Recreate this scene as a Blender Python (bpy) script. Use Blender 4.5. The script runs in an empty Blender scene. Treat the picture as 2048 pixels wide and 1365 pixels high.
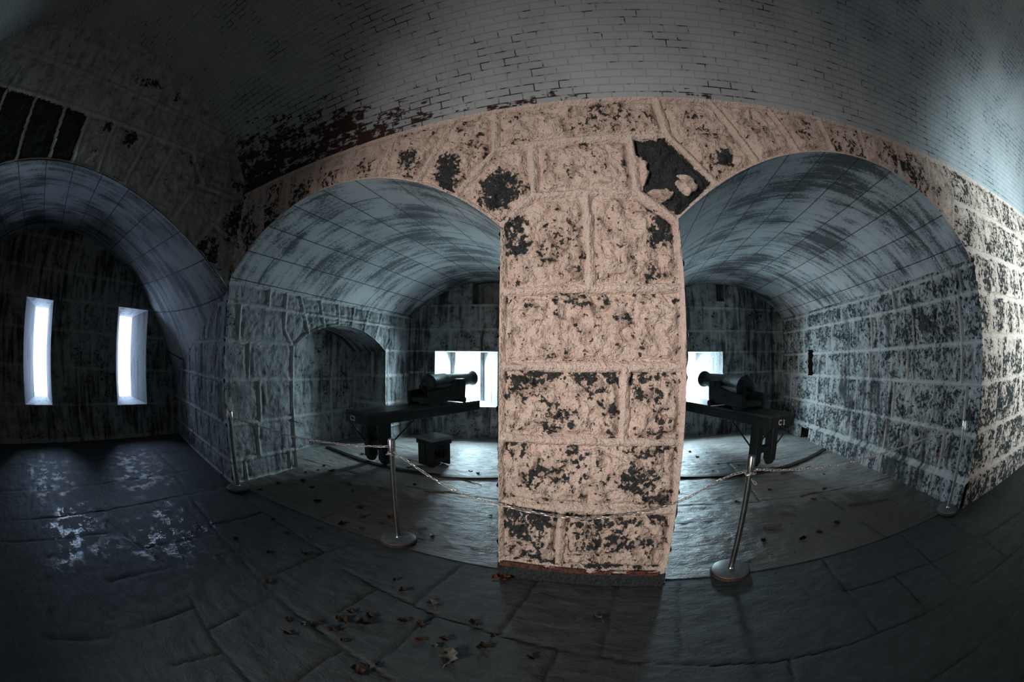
import bpy, bmesh, math, random
import numpy as np
from mathutils import Vector, Matrix

sc = bpy.context.scene
COL = sc.collection
PI = math.pi

# ------------------------------------------------------------------ camera
cam_d = bpy.data.cameras.new('camera')
cam = bpy.data.objects.new('camera', cam_d)
COL.objects.link(cam)
cam_d.type = 'PANO'
try:
    cam_d.panorama_type = 'FISHEYE_EQUISOLID'
except Exception:
    cam_d.cycles.panorama_type = 'FISHEYE_EQUISOLID'
cam_d.sensor_fit = 'HORIZONTAL'
cam_d.sensor_width = 36.0
cam_d.sensor_height = 24.0
LENS = 762.0 / 2048.0 * 36.0
for tgt in (cam_d, getattr(cam_d, 'cycles', None)):
    try:
        tgt.fisheye_lens = LENS
        tgt.fisheye_fov = math.radians(240)
    except Exception:
        pass
cam_d.clip_start = 0.05
cam_d.clip_end = 200
# world axes of the lens: X right, Y up, Z forward (X runs along the pier wall, Y into it)
MW = np.array([[0.96134823, 0.00590246, -0.27527212],
               [0.27520091, -0.05184199, 0.95998795],
               [0.00860437, 0.99863786, 0.05146256]])
m = Matrix.Identity(4)
for i in range(3):
    m[i][0], m[i][1], m[i][2] = MW[i][0], MW[i][1], -MW[i][2]
m[0][3], m[1][3], m[2][3] = 0.0, 0.0, 1.7
cam.matrix_world = m
sc.camera = cam

# ------------------------------------------------------------------ world, exposure
w = bpy.data.worlds.new('world')
sc.world = w
w.use_nodes = True
w.node_tree.nodes['Background'].inputs[0].default_value = (0.88, 0.95, 1.0, 1)
w.node_tree.nodes['Background'].inputs[1].default_value = 3.0
sc.view_settings.view_transform = 'Standard'
sc.view_settings.look = 'None'
sc.view_settings.exposure = 0.0
sc.view_settings.gamma = 1.0
sc.view_settings.use_curve_mapping = False
cy = sc.cycles
cy.max_bounces = 6
cy.diffuse_bounces = 5
cy.glossy_bounces = 3
cy.transmission_bounces = 2
cy.sample_clamp_indirect = 4.0
cy.caustics_reflective = False
cy.caustics_refractive = False
cy.use_denoising = True
cy.use_adaptive_sampling = True
cy.adaptive_threshold = 0.04


def area(name, loc, direction, sx, sy, power, color, spread=180):
    d = bpy.data.lights.new(name, 'AREA')
    d.shape = 'RECTANGLE'
    d.size, d.size_y = sx, sy
    d.energy = power
    d.color = color
    d.spread = math.radians(spread)
    o = bpy.data.objects.new(name, d)
    COL.objects.link(o)
    o.location = loc
    o.rotation_euler = Vector(direction).to_track_quat('-Z', 'Y').to_euler()
    return o


# daylight standing in the two gun windows, the two slits and two unseen openings added behind the camera
DAY = (0.62, 0.88, 1.0)
area('daylight_gun_window', (-3.31, 8.02, 1.36), (0.187, -0.982, -0.40), 0.46, 0.95, 165, DAY)
area('daylight_gun_window', (1.50, 8.95, 1.42), (0.187, -0.982, -0.40), 0.50, 0.85, 170, DAY)
area('daylight_slit', (-9.75, -0.44, 1.70), (1, 0.05, -0.1), 1.3, 2.4, 145, (0.45, 0.65, 1.0))
area('daylight_slit', (-9.75, 2.05, 1.70), (1, -0.05, -0.1), 1.3, 2.4, 145, (0.45, 0.65, 1.0))
area('daylight_unseen_rear', (-3.3, -3.75, 2.05), (0.53, 1, -0.05), 0.8, 0.7, 50, (1.0, 0.92, 0.87), 60)  # unseen opening added behind the camera, aimed to light the pier
area('daylight_unseen_side', (6.2, -3.9, 1.1), (0.12, 1, 0.25), 1.5, 1.4, 130, (0.72, 0.93, 1.0), 56)  # unseen opening added out of view, aimed at the right-hand vault

# ------------------------------------------------------------------ noise on arrays
def _h(ix, iy, iz, s):
    n = (ix.astype(np.int64) * 374761393 + iy.astype(np.int64) * 668265263 + iz.astype(np.int64) * 2147483647 + s * 974711) & 0xffffffff
    n = ((n ^ (n >> 13)) * 1274126177) & 0xffffffff
    n = (n ^ (n >> 16)) & 0xffffffff
    return n / 4294967295.0


def vn(x, y, s=0):
    x = np.asarray(x, float)
    y = np.asarray(y, float)
    ix, iy = np.floor(x), np.floor(y)
    fx, fy = x - ix, y - iy
    fx = fx * fx * (3 - 2 * fx)
    fy = fy * fy * (3 - 2 * fy)
    z = np.zeros_like(ix)
    a, b = _h(ix, iy, z, s), _h(ix + 1, iy, z, s)
    c, d = _h(ix, iy + 1, z, s), _h(ix + 1, iy + 1, z, s)
    return a + (b - a) * fx + (c - a) * fy + (a - b - c + d) * fx * fy


def fbm(x, y, s=0, o=4, g=0.5):
    t, a, n = 0, 1.0, 0
    for k in range(o):
        t = t + a * vn(x * 2 ** k + 17.3 * k, y * 2 ** k - 9.1 * k, s + k)
        n += a
        a *= g
    return t / n


def ridged(x, y, s=0, o=3):
    t, a, n = 0, 1.0, 0
    for k in range(o):
        t = t + a * (1 - np.abs(2 * vn(x * 2 ** k, y * 2 ** k, s + k) - 1))
        n += a
        a *= 0.5
    return t / n


def ss(a, b, x):
    t = np.clip((x - a) / (b - a), 0, 1)
    return t * t * (3 - 2 * t)


# ------------------------------------------------------------------ mesh from patches
class Surf:
    def __init__(self):
        self.v, self.f, self.uv, self.at, self.mi, self.n = [], [], [], {}, [], 0

    def add(self, P, UV, attrs=None, keep=None, mat=0):
        nu, nv = P.shape[:2]
        idx = np.arange(nu * nv).reshape(nu, nv) + self.n
        q = np.stack([idx[:-1, :-1], idx[1:, :-1], idx[1:, 1:], idx[:-1, 1:]], -1)
        q = q.reshape(-1, 4) if keep is None else q[keep]
        self.v.append(P.reshape(-1, 3))
        self.uv.append(UV.reshape(-1, 2))
        attrs = attrs or {}
        for k in set(self.at) | set(attrs):
            L = self.at.setdefault(k, [np.zeros(self.n)] if self.n else [])
            L.append(attrs[k].reshape(-1) if k in attrs else np.zeros(nu * nv))
        self.f.append(q)
        self.mi.append(np.full(len(q), mat, np.int32))
        self.n += nu * nv

    def quad(self, a, b, c, d, mat=0, n=2, attrs=None):
        """flat quad a-b-c-d with its own uv in metres"""
        a, b, c, d = (np.array(p, float) for p in (a, b, c, d))
        s = np.linspace(0, 1, n)
        S, T = np.meshgrid(s, s, indexing='ij')
        S, T = S[..., None], T[..., None]
        P = a * (1 - S) * (1 - T) + b * S * (1 - T) + c * S * T + d * (1 - S) * T
        lu, lv = np.linalg.norm(b - a), np.linalg.norm(d - a)
        self.add(P, np.concatenate([S * lu, T * lv], -1), attrs, None, mat)

    def build(self, name, mats, smooth=True, kind='structure', parent=None):
        V = np.concatenate(self.v)
        Fq = np.concatenate(self.f)
        UV = np.concatenate(self.uv)
        me = bpy.data.meshes.new(name)
        me.vertices.add(len(V))
        me.vertices.foreach_set('co', V.astype(np.float32).ravel())
        me.loops.add(len(Fq) * 4)
        me.loops.foreach_set('vertex_index', Fq.astype(np.int32).ravel())
        me.polygons.add(len(Fq))
        me.polygons.foreach_set('loop_start', np.arange(0, len(Fq) * 4, 4, dtype=np.int32))
        try:
            me.polygons.foreach_set('loop_total', np.full(len(Fq), 4, np.int32))
        except Exception:
            pass
        me.polygons.foreach_set('material_index', np.concatenate(self.mi))
        me.polygons.foreach_set('use_smooth', np.full(len(Fq), smooth))
        ul = me.uv_layers.new(name='uv')
        ul.data.foreach_set('uv', UV[Fq.ravel()].astype(np.float32).ravel())
        for k, L in self.at.items():
            a = me.attributes.new(k, 'FLOAT', 'POINT')
            a.data.foreach_set('value', np.concatenate(L).astype(np.float32))
        me.update()
        me.validate()
        for mm in mats:
            me.materials.append(mm)
        o = bpy.data.objects.new(name, me)
        COL.objects.link(o)
        if parent:
            o.parent = parent
        elif kind:
            o['kind'] = kind
        return o


def segd(U, V, segs):
    d = np.full(U.shape, 9.0)
    for (a, b, c, e) in segs:
        dx, dy = c - a, e - b
        t = np.clip(((U - a) * dx + (V - b) * dy) / (dx * dx + dy * dy + 1e-9), 0, 1)
        d = np.minimum(d, np.hypot(U - a - t * dx, V - b - t * dy))
    return d


def relief(U, V, d, seed, amp=0.03, half=0.032, wob=0.012):
    """rock faced ashlar with proud mortar bands; returns height and mortar mask"""
    d = d + (fbm(U * 9, V * 9, seed + 50, 2) - 0.5) * wob * 2
    mo = 1 - ss(half * 0.75, half * 1.15, d)
    band = 0.014 + 0.006 * (1 - ss(0.006, 0.012, np.abs(d - 0.004))) - 0.008 * (1 - ss(0.003, 0.007, np.abs(d - half * 0.62)))
    k = amp / 0.032
    edge = ss(half, half + 0.055, d)
    wx = U + 0.10 * (fbm(U * 5, V * 5, seed + 61, 2) - 0.5)
    wy = V + 0.10 * (fbm(U * 5, V * 5, seed + 71, 2) - 0.5)
    big = fbm(wx * 3.0, wy * 3.0, seed, 2) - 0.45
    med = np.abs(fbm(wx * 7.5, wy * 7.5, seed + 9, 3) - 0.5) * 2
    med2 = ridged(wx * 13 + 4, wy * 15, seed + 19, 2) - 0.55
    fin = fbm(U * 32, V * 32, seed + 21, 2) - 0.5
    k0 = min(k, 1.0)
    blk = -0.022 * k0 + edge * (0.030 * k0 + k * (0.050 * big + 0.060 * (0.22 - med) + 0.022 * med2)) + k * 0.016 * fin
    return mo * band + (1 - mo) * blk, mo


def spots(U, V, L):
    p = np.zeros(U.shape)
    for (a, b, ra, rb, amt) in L:
        r = np.sqrt(((U - a) / ra) ** 2 + ((V - b) / rb) ** 2) + 1.5 * (fbm(U * 5 + a, V * 5 + b, 401, 3) - 0.45)
        p = np.maximum(p, amt * (1 - ss(0.45, 1.35, r)))
    return p


def inpoly(U, V, poly):
    c = np.zeros(U.shape, bool)
    n = len(poly)
    for i in range(n):
        x1, y1 = poly[i]
        x2, y2 = poly[(i + 1) % n]
        cond = (y1 > V) != (y2 > V)
        with np.errstate(divide='ignore', invalid='ignore'):
            xx = (x2 - x1) * (V - y1) / (y2 - y1 + 1e-12) + x1
        c ^= cond & (U < xx)
    return c


# ------------------------------------------------------------------ materials
class NT:
    def __init__(self, name, rough=0.85):
        self.m = bpy.data.materials.new(name)
        self.m.use_nodes = True
        self.t = self.m.node_tree
        self.n = self.t.nodes
        self.b = self.n['Principled BSDF']
        self.b.inputs['Roughness'].default_value = rough
        self.b.inputs['Specular IOR Level'].default_value = 0.3

    def N(self, typ, **kw):
        x = self.n.new(typ)
        for k, v in kw.items():
            setattr(x, k, v)
        return x

    def L(self, a, b):
        self.t.links.new(a, b)

    def attr(self, k):
        a = self.N('ShaderNodeAttribute')
        a.attribute_name = k
        return a.outputs['Fac']

    def coord(self, kind='obj', scale=(1, 1, 1)):
        if kind == 'uv':
            s = self.N('ShaderNodeUVMap').outputs[0]
        else:
            s = self.N('ShaderNodeTexCoord').outputs['Object']
        if scale != (1, 1, 1):
            mp = self.N('ShaderNodeMapping')
            mp.inputs['Scale'].default_value = scale
            self.L(s, mp.inputs['Vector'])
            s = mp.outputs[0]
        return s

    def noise(self, vec, scale, detail=3, rough=0.55, dist=0.0):
        x = self.N('ShaderNodeTexNoise')
        x.inputs['Scale'].default_value = scale
        x.inputs['Detail'].default_value = detail
        x.inputs['Roughness'].default_value = rough
        x.inputs['Distortion'].default_value = dist
        self.L(vec, x.inputs['Vector'])
        return x.outputs['Fac']

    def math(self, op, a, b=None, c=None, clamp=False):
        x = self.N('ShaderNodeMath', operation=op)
        x.use_clamp = clamp
        for i, v in enumerate((a, b, c)):
            if v is None:
                continue
            if isinstance(v, (int, float)):
                x.inputs[i].default_value = v
            else:
                self.L(v, x.inputs[i])
        return x.outputs[0]

    def rng(self, v, a, b, c=0.0, d=1.0):
        x = self.N('ShaderNodeMapRange')
        x.interpolation_type = 'SMOOTHSTEP'
        for i, q in enumerate((a, b, c, d)):
            if isinstance(q, (int, float)):
                x.inputs[i + 1].default_value = q
            else:
                self.L(q, x.inputs[i + 1])
        self.L(v, x.inputs[0])
        return x.outputs[0]

    def mix(self, f, a, b):
        x = self.N('ShaderNodeMix', data_type='RGBA')
        if isinstance(f, (int, float)):
            x.inputs[0].default_value = f
        else:
            self.L(f, x.inputs[0])
        for i, v in ((6, a), (7, b)):
            if isinstance(v, tuple):
                x.inputs[i].default_value = (*v, 1)
            else:
                self.L(v, x.inputs[i])
        return x.outputs[2]

    def bump(self, h, dist=0.01, strength=1.0):
        x = self.N('ShaderNodeBump')
        x.inputs['Distance'].default_value = dist
        x.inputs['Strength'].default_value = strength
        self.L(h, x.inputs['Height'])
        self.L(x.outputs[0], self.b.inputs['Normal'])

    def col(self, c):
        if isinstance(c, tuple):
            self.b.inputs['Base Color'].default_value = (*c, 1)
        else:
            self.L(c, self.b.inputs['Base Color'])


def mat_ashlar(name, paint, paint2, stone, mortar, grime=0.0, base_peel=0.0, bump=0.012):
    """whitewashed rock faced granite: attributes mortar, peel and damp drive where paint is lost and soot has run down; peel also holds painted shade on the pier"""
    t = NT(name)
    v = t.coord()
    n1 = t.noise(v, 21, 5, 0.66)
    n2 = t.noise(v, 4.5, 3)
    n3 = t.noise(v, 55, 2, 0.6)
    nn = t.math('ADD', t.math('MULTIPLY', n1, 0.66), t.math('MULTIPLY', n2, 0.34))
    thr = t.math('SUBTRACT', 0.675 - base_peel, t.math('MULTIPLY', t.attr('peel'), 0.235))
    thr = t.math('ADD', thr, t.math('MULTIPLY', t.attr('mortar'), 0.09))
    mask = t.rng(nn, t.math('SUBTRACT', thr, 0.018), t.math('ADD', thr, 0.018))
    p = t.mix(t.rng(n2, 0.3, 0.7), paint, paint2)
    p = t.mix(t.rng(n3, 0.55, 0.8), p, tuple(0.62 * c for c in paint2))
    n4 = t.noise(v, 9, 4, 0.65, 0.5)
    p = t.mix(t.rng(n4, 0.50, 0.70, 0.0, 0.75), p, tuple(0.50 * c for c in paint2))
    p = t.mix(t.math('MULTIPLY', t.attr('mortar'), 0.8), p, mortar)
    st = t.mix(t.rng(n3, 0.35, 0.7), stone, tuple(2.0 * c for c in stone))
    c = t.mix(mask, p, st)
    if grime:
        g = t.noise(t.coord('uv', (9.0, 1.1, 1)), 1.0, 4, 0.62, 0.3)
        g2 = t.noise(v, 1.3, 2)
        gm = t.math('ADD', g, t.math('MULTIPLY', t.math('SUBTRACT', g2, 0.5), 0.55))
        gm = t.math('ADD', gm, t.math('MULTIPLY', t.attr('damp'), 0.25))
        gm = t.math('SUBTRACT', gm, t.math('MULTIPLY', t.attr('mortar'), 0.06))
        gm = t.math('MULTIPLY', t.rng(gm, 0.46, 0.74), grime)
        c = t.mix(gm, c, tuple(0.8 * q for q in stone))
    t.col(c)
    h = t.math('ADD', t.math('MULTIPLY', n1, 0.6), t.math('MULTIPLY', n3, 0.35))
    h = t.math('ADD', h, t.math('MULTIPLY', n4, 0.9))
    h = t.math('SUBTRACT', h, t.math('MULTIPLY', mask, 0.22))
    t.bump(h, bump)
    return t.m


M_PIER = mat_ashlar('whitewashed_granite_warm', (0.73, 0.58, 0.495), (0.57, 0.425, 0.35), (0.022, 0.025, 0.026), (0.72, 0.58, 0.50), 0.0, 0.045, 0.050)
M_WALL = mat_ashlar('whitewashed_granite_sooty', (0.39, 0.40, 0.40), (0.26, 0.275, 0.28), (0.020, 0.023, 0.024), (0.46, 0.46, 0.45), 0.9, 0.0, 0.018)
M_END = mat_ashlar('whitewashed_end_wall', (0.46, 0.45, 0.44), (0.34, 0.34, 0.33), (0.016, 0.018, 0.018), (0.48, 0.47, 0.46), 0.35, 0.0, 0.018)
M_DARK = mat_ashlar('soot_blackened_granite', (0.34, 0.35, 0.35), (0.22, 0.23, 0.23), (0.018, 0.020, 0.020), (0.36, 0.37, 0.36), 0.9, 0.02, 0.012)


def mat_soffit():
    t = NT('streaked_vault_stone', 0.8)
    uv = t.coord('uv')
    br = t.N('ShaderNodeTexBrick', offset=0.5)
    br.inputs['Scale'].default_value = 1.0
    br.inputs['Brick Width'].default_value = 2.5
    br.inputs['Row Height'].default_value = 0.46
    br.inputs['Mortar Size'].default_value = 0.009
    br.inputs['Mortar Smooth'].default_value = 0.3
    br.inputs['Color1'].default_value = (0, 0, 0, 1)
    br.inputs['Color2'].default_value = (1, 1, 1, 1)
    br.inputs['Mortar'].default_value = (0.5, 0.5, 0.5, 1)
    t.L(uv, br.inputs['Vector'])
    st = t.noise(t.coord('uv', (7.0, 0.9, 1)), 1.0, 5, 0.65, 0.4)
    n2 = t.noise(uv, 1.1, 3)
    n3 = t.noise(uv, 28, 3, 0.6)
    s = t.math('ADD', t.math('MULTIPLY', st, 0.55), t.math('MULTIPLY', n2, 0.45))
    s = t.math('ADD', s, t.math('MULTIPLY', t.math('SUBTRACT', n3, 0.5), 0.25))
    rs = t.N('ShaderNodeSeparateColor')
    t.L(br.outputs['Color'], rs.inputs[0])
    s = t.math('ADD', s, t.math('MULTIPLY', rs.outputs[0], 0.05))
    soot = t.rng(s, 0.47, 0.62)
    base = t.mix(t.rng(n2, 0.35, 0.65), (0.46, 0.47, 0.47), (0.36, 0.37, 0.38))
    c = t.mix(t.math('MULTIPLY', soot, 0.88), base, (0.03, 0.034, 0.036))
    c = t.mix(t.math('MULTIPLY', br.outputs['Fac'], 0.85), c, (0.02, 0.02, 0.02))
    t.col(c)
    t.bump(t.math('SUBTRACT', t.math('MULTIPLY', n3, 0.4), br.outputs['Fac']), 0.01)
    return t.m


def mat_brick():
    t = NT('limewashed_brick', 0.85)
    uv = t.coord('uv')
    jit = t.noise(uv, 6, 2)
    br = t.N('ShaderNodeTexBrick', offset=0.5)
    br.inputs['Scale'].default_value = 1.0
    br.inputs['Brick Width'].default_value = 0.215
    br.inputs['Row Height'].default_value = 0.072
    br.inputs['Mortar Size'].default_value = 0.0055
    br.inputs['Mortar Smooth'].default_value = 0.4
    br.inputs['Bias'].default_value = 0.0
    br.inputs['Color1'].default_value = (0, 0, 0, 1)
    br.inputs['Color2'].default_value = (1, 1, 1, 1)
    br.inputs['Mortar'].default_value = (0.45, 0.45, 0.45, 1)
    t.L(uv, br.inputs['Vector'])
    rs = t.N('ShaderNodeSeparateColor')
    t.L(br.outputs['Color'], rs.inputs[0])
    n1 = t.noise(uv, 9, 4, 0.6)
    n2 = t.noise(uv, 1.4, 3)
    n3 = t.noise(t.coord('uv', (1, 2.6, 1)), 11, 4, 0.62)
    val = t.math('ADD', t.math('MULTIPLY', n1, 0.38), t.math('MULTIPLY', rs.outputs[0], 0.14))
    val = t.math('ADD', val, t.math('MULTIPLY', n3, 0.48))
    thr = t.math('SUBTRACT', 0.74, t.math('MULTIPLY', t.attr('peel'), 0.33))
    bare = t.rng(val, t.math('SUBTRACT', thr, 0.02), t.math('ADD', thr, 0.02))
    open_j = t.math('MULTIPLY', br.outputs['Fac'], t.rng(t.math('ADD', t.math('ADD', t.math('MULTIPLY', n1, 0.6), t.math('MULTIPLY', n2, 0.4)), t.math('MULTIPLY', t.attr('peel'), 0.14)), 0.53, 0.60))
    lime = t.mix(t.rng(n2, 0.3, 0.7), (0.40, 0.415, 0.42), (0.30, 0.325, 0.335))
    brickc = t.mix(n3, (0.060, 0.018, 0.015), (0.016, 0.009, 0.009))
    c = t.mix(bare, lime, brickc)
    c = t.mix(open_j, c, (0.05, 0.022, 0.018))
    t.col(c)
    h = t.math('SUBTRACT', t.math('MULTIPLY', n3, 0.3), t.math('MULTIPLY', br.outputs['Fac'], 0.9))
    h = t.math('SUBTRACT', h, t.math('MULTIPLY', bare, 0.5))
    t.bump(h, 0.009)
    return t.m


def mat_flag():
    t = NT('slate_flagstone', 0.6)
    v = t.coord()
    n1 = t.noise(t.coord('obj', (1, 2.2, 1)), 6, 5, 0.62, 0.6)
    n2 = t.noise(v, 0.9, 3)
    n3 = t.noise(v, 60, 2)
    c = t.mix(t.rng(n1, 0.3, 0.7), (0.056, 0.068, 0.072), (0.033, 0.041, 0.044))
    c = t.mix(t.rng(n3, 0.62, 0.78), c, (0.11, 0.11, 0.108))
    c = t.mix(t.attr('joint'), c, (0.018, 0.018, 0.018))
    wet = t.math('MULTIPLY', t.attr('wet'), t.rng(t.noise(v, 5, 5, 0.65), 0.50, 0.55))
    c = t.mix(t.math('MULTIPLY', wet, 0.55), c, (0.03, 0.033, 0.036))
    t.col(c)
    t.L(t.rng(wet, 0, 1, 0.72, 0.25), t.b.inputs['Roughness'])
    t.b.inputs['Specular IOR Level'].default_value = 0.5
    h = t.math('ADD', t.math('MULTIPLY', n1, 0.8), t.math('MULTIPLY', n3, 0.2))
    h = t.math('ADD', h, t.math('MULTIPLY', wet, t.math('MULTIPLY', t.noise(v, 34, 2, 0.5), 0.30)))
    t.bump(h, 0.016)
    return t.m


def mat_casemate_floor():
    t = NT('flaking_casemate_paving', 0.43)
    v = t.coord()
    n1 = t.noise(t.coord('obj', (1, 2.6, 1)), 7, 5, 0.65, 0.8)
    n2 = t.noise(v, 1.2, 3)
    n3 = t.noise(v, 45, 3, 0.6)
    c = t.mix(t.rng(n2, 0.35, 0.65), (0.31, 0.295, 0.28), (0.23, 0.217, 0.205))
    dn = t.math('ADD', t.attr('wet'), t.math('MULTIPLY', t.math('SUBTRACT', t.noise(v, 3.5, 4, 0.65), 0.5), 1.3))
    c = t.mix(t.rng(dn, 0.30, 0.70, 0.0, 0.92), c, (0.085, 0.072, 0.060))
    c = t.mix(t.rng(n1, 0.56, 0.70), c, (0.09, 0.083, 0.078))
    c = t.mix(t.rng(n3, 0.64, 0.78), c, (0.42, 0.41, 0.40))
    c = t.mix(t.attr('joint'), c, (0.02, 0.018, 0.017))
    t.col(c)
    t.b.inputs['Specular IOR Level'].default_value = 0.5
    t.bump(t.math('ADD', t.math('MULTIPLY', n1, 0.9), t.math('MULTIPLY', n3, 0.2)), 0.018)
    return t.m


def mat_reveal():
    t = NT('whitewashed_reveal', 0.8)
    g = t.noise(t.coord('obj', (7, 7, 0.9)), 1.0, 4, 0.6)
    n = t.noise(t.coord(), 30, 3)
    c = t.mix(t.rng(g, 0.5, 0.7), (0.42, 0.42, 0.43), (0.16, 0.16, 0.16))
    t.col(t.mix(t.rng(n, 0.62, 0.75), c, (0.12, 0.12, 0.12)))
    t.bump(n, 0.008)
    return t.m


def simple(name, c1, c2=None, rough=0.5, metal=0.0, scale=14, bump=0.0, stretch=(1, 1, 1)):
    t = NT(name, rough)
    t.b.inputs['Metallic'].default_value = metal
    n = t.noise(t.coord('obj', stretch), scale, 4, 0.6)
    t.col(t.mix(t.rng(n, 0.35, 0.68), c1, c2 or tuple(0.6 * q for q in c1)))
    if bump:
        t.bump(n, bump)
    return t.m


M_SOFF = mat_soffit()
M_BRICK = mat_brick()
M_FLAG = mat_flag()
M_CFLR = mat_casemate_floor()
M_REV = mat_reveal()
M_WOOD = simple('black_painted_timber', (0.022, 0.024, 0.026), (0.010, 0.011, 0.012), 0.42, 0, 5, 0.006, (12, 1, 1))
M_DECK = simple('worn_black_deck', (0.050, 0.050, 0.050), (0.022, 0.023, 0.024), 0.38, 0, 4, 0.006, (10, 1, 1))
M_IRON = simple('black_cannon_iron', (0.034, 0.037, 0.040), (0.016, 0.018, 0.020), 0.54, 0.15, 22, 0.004)
M_STEEL = simple('dull_stainless_steel', (0.42, 0.40, 0.38), (0.30, 0.29, 0.28), 0.27, 1.0, 30)
M_BASE = simple('grey_enamel_disc', (0.17, 0.18, 0.18), (0.11, 0.115, 0.12), 0.45, 0.3, 20)
M_RUST = simple('rusty_rim', (0.09, 0.045, 0.03), (0.04, 0.03, 0.027), 0.7, 0.2, 30)
M_CHAIN = simple('galvanised_chain', (0.66, 0.60, 0.55), (0.42, 0.39, 0.37), 0.42, 0.6, 60)
M_RAIL = simple('rusted_iron_rail', (0.045, 0.030, 0.025), (0.02, 0.017, 0.016), 0.55, 0.4, 18, 0.004)
M_LEAF = simple('dry_brown_leaf', (0.115, 0.066, 0.045), (0.05, 0.033, 0.026), 0.7, 0, 25, 0.003)
M_LEAF2 = simple('orange_leaf', (0.30, 0.085, 0.035), (0.16, 0.05, 0.025), 0.6, 0, 20, 0.003)
M_LEAF3 = simple('pale_grey_leaf', (0.24, 0.22, 0.19), (0.10, 0.095, 0.09), 0.6, 0, 20, 0.003)
M_TWIG = simple('brown_twig', (0.10, 0.055, 0.038), (0.05, 0.03, 0.024), 0.8, 0, 40, 0.004)
M_LETTER = simple('off_white_stencil_paint', (0.75, 0.70, 0.66), (0.60, 0.56, 0.52), 0.6)
M_VOID = simple('unlit_stone', (0.012, 0.013, 0.013), None, 0.9)

# ------------------------------------------------------------------ layout numbers (metres)
YW = 2.55                 # face of the pier wall
XL, XR = -4.45, 4.33      # left wall of the left casemate, right wall of the right casemate
PL, PR = -0.82, 0.47      # pier edges
TOP = 3.815               # springing line of the brick vault on the pier wall
ARL = (-2.60, 2.55, 3.40) # left casemate arch: centre x, radius, crown z
ARR = (2.40, 2.83, 3.44)
YC, VA, VB, VZ = -0.40, 3.017, 1.65, 3.5   # brick vault: ellipse centre y, half width, rise, base z


def arch(x, A):
    c, r, top = A
    return top - r + np.sqrt(np.maximum(r * r - (x - c) ** 2, 1e-4))


def vault(y):
    return VZ + VB * np.sqrt(np.maximum(1 - ((y - YC) / VA) ** 2, 1e-6))


ZSL = float(arch(np.array(XL), ARL))
ZSR = float(arch(np.array(XR + 0.02), ARR))
ZPL = float(arch(np.array(PL), ARL))
ZPR = float(arch(np.array(PR), ARR))


def back_y(x):
    return 8.08 + 0.19 * x


# ------------------------------------------------------------------ pier wall with the two arches
FSEG = [(-0.89, 3.81, -0.89, 3.38), (-0.89, 3.38, -0.58, 3.39), (-0.58, 3.39, 0.50, 3.41), (-0.58, 3.38, -0.57, 2.92), (0.20, 3.39, 0.19, 2.91),
        (0.47, 3.82, 0.50, 3.41), (0.50, 3.41, 0.81, 2.99), (-0.88, 3.38, -1.21, 3.00), (-0.57, 2.92, 0.19, 2.90), (-0.58, 2.91, -0.82, 2.69),
        (0.19, 2.90, 0.47, 2.67), (-0.18, 2.89, -0.18, 2.20), (-1.58, 3.21, -1.28, 3.80), (-2.01, 3.34, -1.89, 3.80), (-2.46, 3.42, -2.42, 3.80),
        (-2.93, 3.38, -2.96, 3.80), (-3.36, 3.30, -3.46, 3.80), (-3.80, 3.10, -3.97, 3.80), (-4.15, 2.85, -4.45, 3.30),
        (1.22, 3.23, 0.94, 3.82), (1.69, 3.37, 1.52, 3.82), (2.13, 3.45, 2.10, 3.82), (2.61, 3.44, 2.65, 3.82), (3.11, 3.35, 3.23, 3.82),
        (3.60, 3.20, 3.90, 3.82), (3.98, 2.97, 4.27, 3.36), (4.27, 3.36, 4.40, 3.82), (4.27, 3.34, 14, 3.34), (4.33, 2.80, 14, 2.80), (4.19, 2.74, 4.45, 2.50),
        (4.33, 2.33, 14, 2.33), (4.33, 1.87, 14, 1.87), (4.33, 1.35, 14, 1.35), (4.33, 0.82, 14, 0.82), (4.33, 0.32, 14, 0.32),
        (PL, 2.19, PR, 2.19), (PL, 1.66, PR, 1.66), (PL, 1.15, PR, 1.15), (PL, 0.64, PR, 0.64), (PL, 0.12, PR, 0.12),
        (0.05, 1.66, 0.05, 1.15), (-0.35, 0.64, -0.35, 0.12), (PL, 2.69, PL, 0.0), (PR, 2.67, PR, 0.0), (XL, TOP, 14, TOP)]
random.seed(3)
for z0, z1 in ((3.34, 3.82), (2.80, 3.34), (2.33, 2.80), (1.87, 2.33), (1.35, 1.87), (0.82, 1.35), (0.32, 0.82)):
    x = 4.33 + random.uniform(0.5, 1.0)
    while x < 13:
        FSEG.append((x, z0, x, z1))
        x += random.uniform(0.8, 1.5)
for A, lo, hi in ((ARL, XL, PL), (ARR, PR, XR)):
    xs = np.linspace(lo, hi, 25)
    zs = arch(xs, A)
    FSEG += [(xs[i], zs[i], xs[i + 1], zs[i + 1]) for i in range(24)]
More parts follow.
